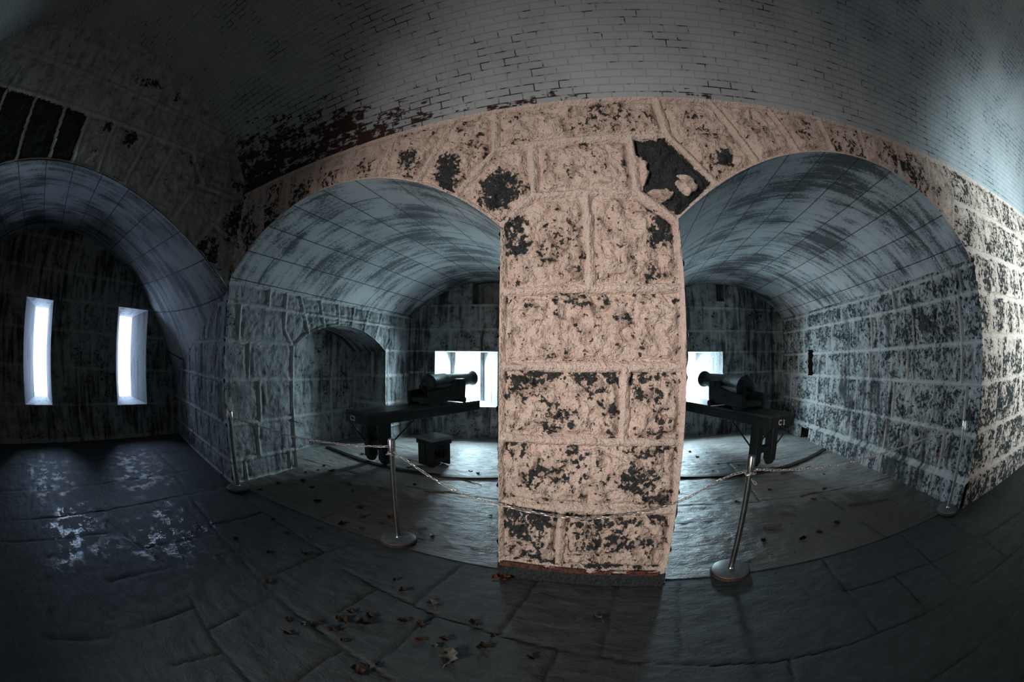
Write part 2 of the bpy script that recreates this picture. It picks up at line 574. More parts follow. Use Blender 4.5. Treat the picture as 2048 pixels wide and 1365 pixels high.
FPEEL = [(-0.72, 2.62, 0.13, 0.24, 0.75), (0.33, 2.58, 0.14, 0.22, 0.72), (-0.86, 2.98, 0.24, 0.22, 0.62), (-1.30, 3.20, 0.17, 0.26, 0.85), (0.96, 3.22, 0.09, 0.14, 0.95),
         (-0.32, 0.92, 0.22, 0.2, 0.62), (0.18, 0.86, 0.22, 0.2, 0.62), (-0.55, 0.85, 0.25, 0.16, 0.5), (-0.62, 0.40, 0.26, 0.24, 0.66), (0.10, 0.38, 0.34, 0.24, 0.52),
         (-0.45, 1.28, 0.3, 0.12, 0.45), (-1.75, 3.42, 0.16, 0.25, 0.45), (-2.2, 3.5, 0.25, 0.2, 0.35), (-2.7, 3.5, 0.3, 0.25, 0.42), (-3.2, 3.4, 0.3, 0.3, 0.5),
         (-3.7, 3.35, 0.3, 0.35, 0.6), (-4.2, 3.2, 0.3, 0.6, 0.5), (2.4, 3.6, 0.4, 0.25, 0.4), (3.4, 3.5, 0.5, 0.4, 0.45), (4.6, 3.1, 0.8, 0.5, 0.38), (0.2, 1.42, 0.25, 0.2, 0.3),
         (0.43, 2.05, 0.08, 0.12, 0.5), (-0.1, 0.15, 0.7, 0.05, 0.6)]
DARKB = [(0.22, 3.37), (0.47, 3.38), (0.77, 2.99), (0.49, 2.72), (0.24, 2.92)]
GRIM = [(0.22, 3.08, 0.07, 0.14), (0.58, 2.97, 0.085, 0.08), (0.37, 2.88, 0.10, 0.06)]


def front_patch(S, U, V, amp):
    d = segd(U, V, FSEG)
    H, mo = relief(U, V, d, 7, amp)
    pe = 0.20 + 0.16 * (fbm(U * 1.7, V * 1.7, 90, 2) - 0.5) + 0 * U
    pe = np.where(V < 1.66, pe + 0.14, pe)
    pe = np.where(U > 4.2, pe + 0.24, pe)
    pe = np.maximum(pe, spots(U, V, FPEEL))
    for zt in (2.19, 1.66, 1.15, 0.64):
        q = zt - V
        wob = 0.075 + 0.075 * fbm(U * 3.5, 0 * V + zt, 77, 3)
        head_shade = ss(0.028, 0.04, q) * (1 - ss(wob * 0.7, wob * 1.25, q)) * ((U > PL + 0.04) & (U < PR - 0.04))
        H = H - 0.020 * head_shade * (1 - mo)
        pe = pe + 0.20 * head_shade  # shadow band below each course joint, painted in as extra peel
    db = inpoly(U, V, DARKB)
    wh = np.zeros(U.shape)
    for (a, b, ra, rb) in GRIM:
        r = np.hypot((U - a) / ra, (V - b) / rb) + (fbm(U * 14, V * 14, 5, 2) - 0.5) * 1.1
        wh = np.maximum(wh, 1 - ss(0.85, 1.0, r))
    pe = np.where(db, 1.7 - 2.2 * wh, pe)
    H = H + np.where(db, -0.030 + 0.045 * wh, 0)
    base = (V < 0.115) & (U > PL - 0.1) & (U < PR + 0.1)
    rb = (U > XR - 0.1) & (V < 0.30)
    H = np.where(base, 0.045 + 0.008 * (fbm(U * 12, V * 12, 3, 2) - 0.5), H)
    H = np.where(rb, 0.085 + 0.02 * (fbm(U * 9, V * 9, 4, 3) - 0.5), H)
    pe = np.where(base, 1.5, pe)
    mo = np.where(base | rb, 0, mo)
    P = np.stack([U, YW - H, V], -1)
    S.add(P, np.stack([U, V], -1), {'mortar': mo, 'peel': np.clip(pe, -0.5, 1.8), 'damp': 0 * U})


S = Surf()
xs = np.concatenate([np.arange(XL, -1.6, 0.018), np.arange(-1.6, 1.5, 0.0105), np.arange(1.5, XR, 0.016), [XR]])
zlow = np.where(xs < PL, arch(xs, ARL), np.where(xs > PR, arch(xs, ARR), ZPL + (ZPR - ZPL) * (xs - PL) / (PR - PL)))
nr = 110
t = np.linspace(0, 1, nr)
U = np.repeat(xs[:, None], nr, 1)
V = zlow[:, None] + (TOP - zlow[:, None]) * t[None, :]
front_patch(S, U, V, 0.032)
xs = np.linspace(PL, PR, 150)
t = np.linspace(0, 1, 300)
zt = ZPL + (ZPR - ZPL) * (xs - PL) / (PR - PL)
U = np.repeat(xs[:, None], 300, 1)
V = zt[:, None] * t[None, :]
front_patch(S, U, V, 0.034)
xs = np.concatenate([np.arange(XR, 7.0, 0.018), np.linspace(7.0, 14, 120)])
t = np.linspace(0, 1, 210)
U = np.repeat(xs[:, None], 210, 1)
V = TOP * np.repeat(t[None, :], len(xs), 0)
front_patch(S, U, V, 0.030)
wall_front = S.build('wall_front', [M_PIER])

# dado of bare concrete and its red-lead line at the foot of the pier
S = Surf()
us = np.linspace(PL + 0.02, PR - 0.06, 90)
vs = np.linspace(0.108, 0.150, 8)
U, V = np.meshgrid(us, vs, indexing='ij')
k = fbm(U * 9, V * 40, 11, 3)
keep = (k[:-1, :-1] + 0.15 * (U[:-1, :-1] < 0.05)) > 0.47
P = np.stack([U, YW - 0.048 + 0 * U, V - 0.002], -1)
S.add(P, np.stack([U, V], -1), None, keep)
t = NT('red_lead_paint', 0.8)
n = t.noise(t.coord(), 30, 3)
t.col(t.mix(t.rng(n, 0.4, 0.62), (0.15, 0.045, 0.028), (0.035, 0.024, 0.022)))
S.build('trim_1', [t.m])

# ------------------------------------------------------------------ left end wall (big arch to the slit chamber)
LA = (-0.10, 4.10, 3.47)
yl0, yl1 = -2.76, YW
S = Surf()
ESEG = [(-0.26, 3.46, -0.31, 4.06), (0.16, 3.40, 0.16, 4.06), (0.60, 3.32, 0.75, 4.08), (1.00, 3.23, 1.19, 4.10), (1.41, 3.07, 1.81, 3.80),
        (1.83, 2.87, 2.27, 3.45), (-0.62, 3.42, -0.74, 4.04), (-1.15, 3.30, -1.32, 4.04), (-1.7, 3.15, -1.95, 4.0), (-2.2, 2.95, -2.5, 3.6),
        (-3.4, 4.05, 1.20, 4.10), (1.20, 4.10, 2.6, 4.20), (-3.4, 4.50, 2.6, 4.52), (0.28, 4.52, 0.29, 5.2), (-0.53, 4.06, -0.52, 4.50), (-1.26, 4.50, -1.21, 5.2),
        (1.5, 4.11, 1.5, 4.5), (1.81, 3.72, 2.55, 3.72), (2.2, 4.2, 2.2, 4.5), (-1.9, 4.05, -1.9, 4.5), (2.1, 3.3, 2.55, 3.15), (1.85, 3.72, 1.5, 4.1)]
ys = np.linspace(-2.76, YW, 25)
za = arch(ys, LA)
ESEG += [(ys[i], za[i], ys[i + 1], za[i + 1]) for i in range(24)]
EPEEL = [(2.15, 2.95, 0.22, 0.24, 1.0), (2.44, 3.35, 0.16, 0.3, 0.95), (2.40, 3.90, 0.2, 0.16, 0.7), (0.47, 3.95, 0.14, 0.15, 1.0), (0.05, 3.98, 0.12, 0.1, 0.9),
         (0.45, 4.72, 0.5, 0.14, 0.7), (0.05, 3.75, 0.1, 0.35, 0.45)]
ys = np.arange(-3.41, YW + 0.001, 0.0198)
zl = np.where(ys < yl0, 0.0, arch(ys, LA))
zh = vault(ys)
nr = 90
t = np.linspace(0, 1, nr)
U = np.repeat(ys[:, None], nr, 1)
V = zl[:, None] + (zh[:, None] + 0.03 - zl[:, None]) * t[None, :]
d = segd(U, V, ESEG)
H, mo = relief(U, V, d, 31, 0.034, 0.030)
flat = ss(4.02, 4.10, V)
H = H * (1 - 0.65 * flat)
pe = 0.22 + 0.2 * (fbm(U * 1.7, V * 1.7, 91, 2) - 0.5)
pe = np.maximum(pe * (1 - 0.5 * flat), spots(U, V, EPEEL))
dk = (V < 4.04) & (U < -0.27) & (d > 0.03)
pe = np.where(dk, 1.8, pe)
mo = np.where(V > 4.1, mo * 0.2, mo)
S.add(np.stack([XL - 0.02 + H, U, V], -1), np.stack([U, V], -1), {'mortar': mo, 'peel': pe, 'damp': 0 * U})
S.build('wall_left', [M_END])

# ------------------------------------------------------------------ brick barrel vault
S = Surf()
th = np.linspace(math.asin((TOP - VZ) / VB), PI - 0.02, 150)
# arc length along the ellipse from the pier wall
yv = YC + VA * np.cos(th)
zv = VZ + VB * np.sin(th)
arc = np.concatenate([[0], np.cumsum(np.hypot(np.diff(yv), np.diff(zv)))])
xs = np.concatenate([np.arange(XL - 0.02, 5.0, 0.06), np.linspace(5.0, 14, 60)])
U = np.repeat(xs[:, None], len(th), 1)
V = np.repeat(arc[None, :], len(xs), 0)
pe = 0.06 + 0 * U
hgt = 0.26 + 1.25 * (1 - ss(-4.3, -0.6, U))
amt = 0.54 + 0.34 * (1 - ss(-2.6, -0.9, U)) - 0.42 * ss(0.9, 1.8, U)
pe = np.maximum(pe, amt * (1 - ss(0.1 * hgt, 1.15 * hgt, V)))
P = np.stack([U, np.repeat(yv[None, :], len(xs), 0), np.repeat(zv[None, :], len(xs), 0)], -1)
S.add(P, np.stack([U, V], -1), {'peel': pe})
S.build('ceiling', [M_BRICK])

# ------------------------------------------------------------------ regular ashlar walls
def courses(zs, umax, seed, lo=0.8, hi=1.5, umin=0.0):
    r = random.Random(seed)
    L = [(umin - 1, z, umax + 1, z) for z in zs]
    for z0, z1 in zip(zs[:-1], zs[1:]):
        u = umin + r.uniform(0.2, 0.9)
        while u < umax:
            L.append((u, z0, u, z1))
            u += r.uniform(lo, hi)
    return L


ZC = [0.0, 0.31, 0.79, 1.36, 1.87, 2.36, 2.62, 2.90, 3.4, 3.9]


def wall_patch(S, U, V, pos, segs, seed, amp=0.022, peel=0.3, damp=None, plinth=0.0, keep=None, half=0.028):
    d = segd(U, V, segs)
    H, mo = relief(U, V, d, seed, amp, half)
    if plinth:
        H = np.where(V < 0.29, plinth + 0.02 * (fbm(U * 8, V * 8, seed, 3) - 0.5), H)
        mo = np.where(V < 0.27, 0, mo)
    pe = peel + 0.25 * (fbm(U * 1.5, V * 1.5, seed + 3, 2) - 0.5)
    dm = (fbm(U * 0.8, V * 0.8, seed + 8, 2) - 0.5) * 0.8 if damp is None else damp(U, V)
    S.add(pos(U, V, H), np.stack([U, V], -1), {'mortar': mo, 'peel': pe, 'damp': dm}, keep)


def niche_wall(name, X, sgn, y1, ztop, na, seed, depth, through=False):
    """wall running into the depth at x = X, its face looking to sgn, with an arched niche from na[0] to na[1]"""
    n0, n1, zs, zc = na
    S = Surf()
    r = ((n1 - n0) ** 2 / 4 + (zc - zs) ** 2) / (2 * (zc - zs))
    A = ((n0 + n1) / 2, r, zc)
    seg = courses(ZC, y1, seed, 0.7, 1.2, YW)
    seg = [s for s in seg if not (s[0] > n0 - 0.3 and s[2] < n1 + 0.3 and s[1] > 1.3)]
    ya = np.linspace(n0, n1, 15)
    za = arch(ya, A)
    seg += [(ya[i], za[i], ya[i + 1], za[i + 1]) for i in range(14)]
    for i in range(1, 7):
        yy = n0 + (n1 - n0) * i / 7
        zz = float(arch(np.array(yy), A))
        k = (yy - A[0]) * 0.28
        seg.append((yy, zz, yy + k, ztop))
    seg += [(n0, zs, n0 - 0.18, zs + 0.25), (n0 - 0.18, zs + 0.25, n0 - 0.18, ztop), (n1, zs, n1 + 0.18, zs + 0.25), (n0, 0, n0, zs), (n1, 0, n1, zs)]
    pos = lambda U, V, H: np.stack([X + sgn * H, U, V], -1)
    for a, b in ((YW - 0.01, n0), (n1, y1)):
        us = np.linspace(a, b, max(int((b - a) / 0.022), 4))
        vs = np.linspace(0, ztop, 115)
        U, V = np.meshgrid(us, vs, indexing='ij')
        wall_patch(S, U, V, pos, seg, seed, 0.012, 0.28, None, 0.0)
    us = np.linspace(n0, n1, 100)
    t = np.linspace(0, 1, 40)
    U = np.repeat(us[:, None], 40, 1)
    zl = arch(us, A)
    V = zl[:, None] + (ztop - zl[:, None]) * t[None, :]
    wall_patch(S, U, V, pos, seg, seed, 0.014, 0.25, None, 0.0)
    X2 = X - sgn * depth
    # jambs and soffit of the niche
    for yy in (n0, n1):
        ds = np.linspace(0, depth, 30)
        vs = np.linspace(0, zs, 60)
        U, V = np.meshgrid(ds, vs, indexing='ij')
        s2 = 1 if yy == n0 else -1
        wall_patch(S, U, V, lambda U, V, H: np.stack([X - sgn * U, yy + s2 * H * 0.6, V], -1), courses(ZC, depth, seed + 5), seed + 5, 0.015, 0.3)
    ds = np.linspace(0, depth, 12)
    us = np.linspace(n0, n1, 40)
    D, U = np.meshgrid(ds, us, indexing='ij')
    S.add(np.stack([X - sgn * D, U, arch(U, A)], -1), np.stack([D, U], -1), {'peel': 0.3 + 0 * U, 'damp': 0.3 + 0 * U})
    if not through:
        us = np.linspace(n0, n1, 100)
        t = np.linspace(0, 1, 90)
        U = np.repeat(us[:, None], 90, 1)
        V = arch(us, A)[:, None] * t[None, :]
        wall_patch(S, U, V, lambda U, V, H: np.stack([X2 + sgn * H, U, V], -1), courses([0, .62, 1.28, 2.4], n1, seed + 7, 0.9, 1.6, n0), seed + 7, 0.018, 0.4)
    return S


NL = (3.80, 6.31, 1.84, 2.25)
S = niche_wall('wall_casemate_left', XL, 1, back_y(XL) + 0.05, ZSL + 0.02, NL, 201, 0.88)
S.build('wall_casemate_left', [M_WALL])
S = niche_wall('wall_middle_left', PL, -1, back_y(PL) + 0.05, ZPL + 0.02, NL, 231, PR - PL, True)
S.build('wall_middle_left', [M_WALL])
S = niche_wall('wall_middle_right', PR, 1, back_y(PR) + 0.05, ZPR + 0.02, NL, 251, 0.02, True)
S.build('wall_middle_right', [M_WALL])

# right wall of the right casemate with its two dark slots
S = Surf()
y1 = back_y(XR) + 0.05
slots = [(7.33, 7.56, 1.345, 1.88), (7.25, 7.62, 0.0, 0.24)]
us = np.unique(np.concatenate([np.arange(YW - 0.08, 5.4, 0.016), np.arange(5.4, y1, 0.03), [y1], [s for q in slots for s in q[:2]]]))
vs = np.unique(np.concatenate([np.linspace(0, ZSR + 0.02, 150), [s for q in slots for s in q[2:]]]))
U, V = np.meshgrid(us, vs, indexing='ij')
uc, vc = (us[:-1] + us[1:]) / 2, (vs[:-1] + vs[1:]) / 2
UC, VC = np.meshgrid(uc, vc, indexing='ij')
keep = np.ones(UC.shape, bool)
for a, b, c, d in slots:
    keep &= ~((UC > a) & (UC < b) & (VC > c) & (VC < d))
seg = courses([0.0, 0.31, 0.80, 1.35, 1.80, 2.33, 2.62], y1, 77, 1.0, 1.7, YW)
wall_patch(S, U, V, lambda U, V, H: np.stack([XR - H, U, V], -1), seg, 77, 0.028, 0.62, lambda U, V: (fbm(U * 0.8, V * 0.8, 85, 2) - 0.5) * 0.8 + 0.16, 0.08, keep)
for a, b, c, d in slots:
    D = 0.35
    S.quad((XR, a, c), (XR + D, a, c), (XR + D, a, d), (XR, a, d), 1)
    S.quad((XR, b, c), (XR + D, b, c), (XR + D, b, d), (XR, b, d), 1)
    S.quad((XR + D, a, c), (XR + D, b, c), (XR + D, b, d), (XR + D, a, d), 1)
    S.quad((XR, a, d), (XR, b, d), (XR + D, b, d), (XR + D, a, d), 1)
    S.quad((XR, a, c), (XR, b, c), (XR + D, b, c), (XR + D, a, c), 1)
S.build('wall_casemate_right', [M_WALL, M_VOID])

# ------------------------------------------------------------------ casemate vaults
def soffit(name, A, x0, x1, seed):
    S = Surf()
    a0 = math.asin((x0 - A[0]) / A[1])
    a1 = math.asin((x1 - A[0]) / A[1])
    th = np.linspace(a0, a1, 70)
    x = A[0] + A[1] * np.sin(th)
    z = A[2] - A[1] + A[1] * np.cos(th)
    ds = np.linspace(0, 1, 60)
    Y = (YW - 0.02) + (back_y(x)[:, None] + 0.05 - YW + 0.02) * ds[None, :]
    X = np.repeat(x[:, None], 60, 1)
    Z = np.repeat(z[:, None], 60, 1)
    arc = np.repeat((A[1] * th)[:, None], 60, 1)
    Z = Z + 0.012 * (fbm(arc * 2, Y * 1.2, seed, 3) - 0.5)
    S.add(np.stack([X, Y, Z], -1), np.stack([Y + seed * 0.37, arc + seed], -1))
    return S.build(name, [M_SOFF])


soffit('ceiling_casemate_left', ARL, XL, PL, 2)
soffit('ceiling_casemate_right', ARR, PR, XR, 5)

# ------------------------------------------------------------------ outer wall with the two gun windows and vents
WIN = [(-3.84, -2.49, 0.71, 1.885), (1.12, 2.475, 0.74, 1.888)]
THR = [(-3.59, -2.86, 0.80, 1.87), (1.24, 1.97, 0.92, 1.872)]
VENT = [(-3.05, -2.44, 2.90, 3.6), (1.93, 2.56, 3.03, 3.6)]
NB = np.array([-0.19, 1.0])
NB = NB / np.linalg.norm(NB)
TB = np.array([NB[1], -NB[0]])


def bpos(U, V, H):
    """u = world x on the wall's face, H = towards the room"""
    return np.stack([U - NB[0] * H, back_y(U) - NB[1] * H, V], -1)


S = Surf()
hx = [s for q in WIN + VENT for s in q[:2]]
hz = [s for q in WIN + VENT for s in q[2:]]
us = np.unique(np.concatenate([np.arange(-5.6, PL + 0.2, 0.026), np.arange(PR - 0.2, 4.6, 0.026), hx]))
vs = np.unique(np.concatenate([np.arange(0, 3.6, 0.026), hz]))
U, V = np.meshgrid(us, vs, indexing='ij')
UC, VC = np.meshgrid((us[:-1] + us[1:]) / 2, (vs[:-1] + vs[1:]) / 2, indexing='ij')
keep = np.ones(UC.shape, bool)
for a, b, c, d in WIN + VENT:
    keep &= ~((UC > a) & (UC < b) & (VC > c) & (VC < d))
seg = courses([0.0, 0.70, 1.42, 1.89, 2.36, 2.88, 3.6], 4.6, 41, 0.6, 1.3, -5.6)
wall_patch(S, U, V, bpos, seg, 41, 0.010, 0.32, lambda U, V: 0.25 + (fbm(U * 1.1, V * 0.5, 49, 2) - 0.5), 0, keep, 0.022)
for (a, b, c, d), (p, q, r, s) in zip(WIN, THR):
    D1, D2 = -0.48, -1.0
    I = lambda x, z: bpos(np.array(x), np.array(z), np.array(0.0))
    O = lambda x, z: bpos(np.array(x), np.array(z), np.array(D1))
    E = lambda x, z: bpos(np.array(x), np.array(z), np.array(D2))
    for F, G, q1, q2 in ((I, O, (a, b, c, d), (p, q, r, s)), (O, E, (p, q, r, s), (p - 0.3, q + 0.3, r - 0.12, s + 0.1))):
        a_, b_, c_, d_ = q1
        p_, q_, r_, s_ = q2
        mt = 1
        S.quad(F(a_, c_), G(p_, r_), G(p_, s_), F(a_, d_), mt)
        S.quad(F(b_, c_), G(q_, r_), G(q_, s_), F(b_, d_), mt)
        S.quad(F(a_, d_), F(b_, d_), G(q_, s_), G(p_, s_), mt)
        S.quad(F(a_, c_), F(b_, c_), G(q_, r_), G(p_, r_), mt)
for a, b in ((-3.59, -3.51), (-2.93, -2.86)):
    I = lambda x, z, h: bpos(np.array(x), np.array(z), np.array(h))
    S.quad(I(a, 0.80, -0.45), I(b, 0.80, -0.45), I(b, 1.87, -0.45), I(a, 1.87, -0.45), 0)
    S.quad(I(a, 0.80, -0.52), I(b, 0.80, -0.52), I(b, 1.87, -0.52), I(a, 1.87, -0.52), 0)
    e = b if a < -3.2 else a
    S.quad(I(e, 0.80, -0.45), I(e, 0.80, -0.52), I(e, 1.87, -0.52), I(e, 1.87, -0.45), 0)
for a, b, c, d in VENT:
    I = lambda x, z, h=0.0: bpos(np.array(x), np.array(z), np.array(h))
    D = -0.36
    S.quad(I(a, c), I(a, c, D), I(a, d, D), I(a, d), 0)
    S.quad(I(b, c), I(b, c, D), I(b, d, D), I(b, d), 0)
    S.quad(I(a, c), I(b, c), I(b, c, D), I(a, c, D), 0)
    S.quad(I(a, c, D), I(b, c, D), I(b, d, D), I(a, d, D), 0)
S.build('wall_back', [M_DARK, M_REV, M_VOID])

# ------------------------------------------------------------------ slit chamber on the left
XC = -8.1
S = Surf()
SL = [(-0.81, -0.065, 0.655, 2.44), (1.64, 2.42, 0.64, 2.475)]
ST = [(-0.58, -0.20, 0.72, 2.34), (1.85, 2.20, 0.72, 2.36)]
CB = (-0.05, 3.35, 3.70)
us = np.unique(np.concatenate([np.arange(-3.3, 3.25, 0.028), [s for q in SL for s in q[:2]]]))
vs = np.unique(np.concatenate([np.arange(0, 3.8, 0.028), [s for q in SL for s in q[2:]]]))
U, V = np.meshgrid(us, vs, indexing='ij')
UC, VC = np.meshgrid((us[:-1] + us[1:]) / 2, (vs[:-1] + vs[1:]) / 2, indexing='ij')
keep = np.ones(UC.shape, bool)
for a, b, c, d in SL:
    keep &= ~((UC > a) & (UC < b) & (VC > c) & (VC < d))
seg = courses([0.0, 0.05, 0.65, 1.31, 1.95, 2.47, 2.95, 3.5], 3.3, 61, 0.55, 1.1, -3.3)
wall_patch(S, U, V, lambda U, V, H: np.stack([XC + H, U, V], -1), seg, 61, 0.010, 0.35, lambda U, V: 0.1 + (fbm(U * 1.4, V * 1.0, 69, 2) - 0.5) * 1.2, 0, keep, 0.026)
for (a, b, c, d), (p, q, r, s) in zip(SL, ST):
    I = lambda y, z: (XC, y, z)
    O = lambda y, z: (XC - 0.75, y, z)
    E = lambda y, z: (XC - 1.3, y, z)
    for F, G, q1, q2 in ((I, O, (a, b, c, d), (p, q, r, s)), (O, E, (p, q, r, s), (p - 0.1, q + 0.1, r, s + 0.1))):
        a_, b_, c_, d_ = q1
        p_, q_, r_, s_ = q2
        S.quad(F(a_, c_), G(p_, r_), G(p_, s_), F(a_, d_), 1)
        S.quad(F(b_, c_), G(q_, r_), G(q_, s_), F(b_, d_), 1)
        S.quad(F(a_, d_), F(b_, d_), G(q_, s_), G(p_, s_), 1)
        S.quad(F(a_, c_), F(b_, c_), G(q_, r_), G(p_, r_), 1)
S.build('wall_chamber_back', [M_DARK, M_REV])
# side walls and vault of the chamber
for name, yf, yb, s in (('wall_chamber_right', YW, 3.20, -1), ('wall_chamber_left', yl0, -3.30, 1)):
    S = Surf()
    us = np.linspace(0, 1, 170)
    zf, zb = float(arch(np.array(yf), LA)), float(arch(np.array(min(max(yb, -3.29), 3.19)), CB))
    t = np.linspace(0, 1, 110)
    top = zf + (zb - zf) * us
    U = np.repeat(us[:, None] * 3.65, 110, 1)
    V = top[:, None] * t[None, :]
    wall_patch(S, U, V, lambda U, V, H: np.stack([XL - 0.02 - U * (XL - 0.02 - XC) / 3.65, yf + (yb - yf) * U / 3.65 + s * H, V], -1),
               courses([0.0, 0.31, 0.80, 1.36, 1.87, 2.36, 2.9], 3.65, 71, 0.7, 1.2), 71, 0.016, 0.3)
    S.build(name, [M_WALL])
S = Surf()
k = np.linspace(0, 1, 60)
us = np.linspace(0, 1, 30)
yf = yl0 + (YW - yl0) * k
yb = -3.30 + 6.5 * k
zf = arch(yf, LA)
zb = arch(np.clip(yb, -3.29, 3.19), CB)
X = XL - 0.02 + (XC - XL + 0.02) * us
Y = yf[:, None] + (yb - yf)[:, None] * us[None, :]
Z = zf[:, None] + (zb - zf)[:, None] * us[None, :]
S.add(np.stack([np.repeat(X[None, :], 60, 0), Y, Z], -1), np.stack([np.repeat(us[None, :] * 3.65, 60, 0) + 3.1, Y + 0.2], -1))
S.build('ceiling_chamber', [M_SOFF])

# ------------------------------------------------------------------ rear wall behind the camera, with two unseen openings added for the pier and vault light; far end wall
S = Surf()
op = [(-3.8, -2.7, 1.6, 2.5), (5.4, 7.0, 0.0, 2.6)]
us = np.unique(np.concatenate([np.arange(-4.6, 14.1, 0.25), [s for q in op for s in q[:2]]]))
vs = np.unique(np.concatenate([np.arange(0, 3.7, 0.25), [s for q in op for s in q[2:]], [3.7]]))
U, V = np.meshgrid(us, vs, indexing='ij')
UC, VC = np.meshgrid((us[:-1] + us[1:]) / 2, (vs[:-1] + vs[1:]) / 2, indexing='ij')
keep = np.ones(UC.shape, bool)
for a, b, c, d in op:
    keep &= ~((UC > a) & (UC < b) & (VC > c) & (VC < d))
S.add(np.stack([U, -3.41 + 0 * U, V], -1), np.stack([U, V], -1), {'peel': 0.3 + 0 * U}, keep)
for a, b, c, d in op:
    I = lambda x, z: (x, -3.41, z)
    O = lambda x, z: (x, -3.80, z)
    S.quad(I(a, c), O(a, c), O(a, d), I(a, d))
    S.quad(I(b, c), O(b, c), O(b, d), I(b, d))
    S.quad(I(a, d), I(b, d), O(b, d), O(a, d))
    S.quad(I(a, c), I(b, c), O(b, c), O(a, c))
S.build('wall_rear', [M_WALL])
S = Surf()
S.quad((14, YW + 0.1, 0), (14, -3.45, 0), (14, -3.45, 5.3), (14, YW + 0.1, 5.3), 0, 20)
S.build('wall_right', [M_DARK])
# unseen shell added to stop sky light leaking through seams, same openings
def skin(S, us, vs, fn, holes):
    us = np.unique(np.concatenate([us, [q for h in holes for q in h[:2]]]))
    vs = np.unique(np.concatenate([vs, [q for h in holes for q in h[2:]]]))
    U, V = np.meshgrid(us, vs, indexing='ij')
    A, B = np.meshgrid((us[:-1] + us[1:]) / 2, (vs[:-1] + vs[1:]) / 2, indexing='ij')
    k = np.ones(A.shape, bool)
    for a, b, c, d in holes:
        k &= ~((A > a) & (A < b) & (B > c) & (B < d))
    S.add(fn(U, V), np.stack([U, V], -1), None, k)


S = Surf()
skin(S, np.array([-6.6, 14.2]), np.array([-0.2, 5.7]), lambda U, V: bpos(U, V, np.full(U.shape, -0.485)), THR)
skin(S, np.array([-4.0, 4.2]), np.array([-0.2, 5.7]), lambda U, V: np.stack([XC - 0.755 + 0 * U, U, V], -1), ST)
skin(S, np.array([-8.9, 14.2]), np.array([-0.2, 5.7]), lambda U, V: np.stack([U, -3.80 + 0 * U, V], -1), op)
S.quad((-8.86, 4.2, -0.2), (-6.5, 4.2, -0.2), (-6.5, 4.2, 5.7), (-8.86, 4.2, 5.7))
S.quad((-6.5, 4.2, -0.2), (-6.5, 7.6, -0.2), (-6.5, 7.6, 5.7), (-6.5, 4.2, 5.7))
S.quad((14.15, -3.9, -0.2), (14.15, 11.6, -0.2), (14.15, 11.6, 5.7), (14.15, -3.9, 5.7))
S.quad((-9, -4.1, 5.7), (14.3, -4.1, 5.7), (14.3, 11.8, 5.7), (-9, 11.8, 5.7))
S.quad((-9, -4.1, -0.2), (14.3, -4.1, -0.2), (14.3, 11.8, -0.2), (-9, 11.8, -0.2))
S.build('wall_light_seal', [M_VOID], False)

# ------------------------------------------------------------------ floors
JL = [[(-4.21, 0.42), (-2.93, 0.79)], [(-3.6, 1.62), (-2.54, 1.42), (-2.01, 1.3), (-1.61, 1.23), (-1.33, 1.19), (-0.93, 1.1), (0.26, 0.93), (2.45, 0.62), (5, 0.3)],
      [(-1.94, 1.99), (-1.56, 1.92), (-1.02, 1.83), (-0.58, 1.77), (0.26, 1.63), (1.42, 1.43), (2.47, 1.31), (5.0, 0.98)],
      [(-2.12, 2.52), (-2.27, 2.12), (-2.34, 1.4)], [(-1.56, 1.92), (-1.60, 1.55), (-1.63, 1.25)], [(-1.15, 2.55), (-1.2, 2.17), (-1.24, 1.87)], [(-1.02, 1.83), (-1.07, 1.64), (-1.1, 1.15)],
      [(-1.34, 1.19), (-1.38, 0.6)], [(-2.93, 0.79), (-2.37, 0.69), (-1.81, 0.57), (-1.53, 0.54), (0, 0.3), (4, -0.3)], [(-3.03, 0.14), (-2.96, 0.78)], [(-2.36, 0.14), (-2.36, 0.68)],
      [(-2.08, 0.64), (-2.09, 1.32)], [(-1.91, 0.2), (-1.83, 0.57)], [(-4.21, 0.42), (-3.16, 0.13), (-2.63, 0.04), (-2.34, -0.18)], [(-3.88, -0.47), (-2.69, -0.68), (-2.36, -0.77)],
      [(-2.47, -0.73), (-2.34, -0.19)], [(-5.12, 1.9), (-3.6, 1.62)], [(1.96, 2.54), (1.94, 2.15), (1.92, 1.37)], [(3.08, 2.52), (3.0, 1.87), (2.9, 1.25)], [(1.89, 2.04), (2.3, 1.96), (2.53, 1.96), (3.0, 1.87), (6, 1.4)],
      [(2.48, 1.93), (2.45, 1.33)], [(0.116, 2.49), (0.05, 1.68)], [(0.59, 2.52), (0.52, 1.6)], [(-0.2, 1.7), (-0.28, 1.0)], [(1.2, 1.46), (1.1, 0.8)], [(-0.5, 2.5), (-0.58, 1.77)],
      [(-4.4, 2.45), (-3.4, 2.3), (-2.27, 2.12)], [(-3.4, 2.3), (-3.5, 1.6)], [(-3.3, 1.55), (-3.4, 0.7)], [(3.9, 2.5), (3.8, 1.75)], [(5.2, 2.5), (5.1, 1.55)], [(3.9, 1.7), (3.8, 1.15)],
      [(-5.4, 2.8), (-5.5, -2.9)], [(-6.6, 2.9), (-6.7, -2.9)], [(-8, 0.9), (-4.5, 0.5)], [(-8, 2.2), (-5.4, 2.05)], [(-8, -0.6), (-4.5, -0.75)], [(-4.45, 2.5), (-4.55, -3)], [(-3.9, 0.4), (-4.1, -3)]]
JS = [(p[i][0], p[i][1], p[i + 1][0], p[i + 1][1]) for p in JL for i in range(len(p) - 1)]


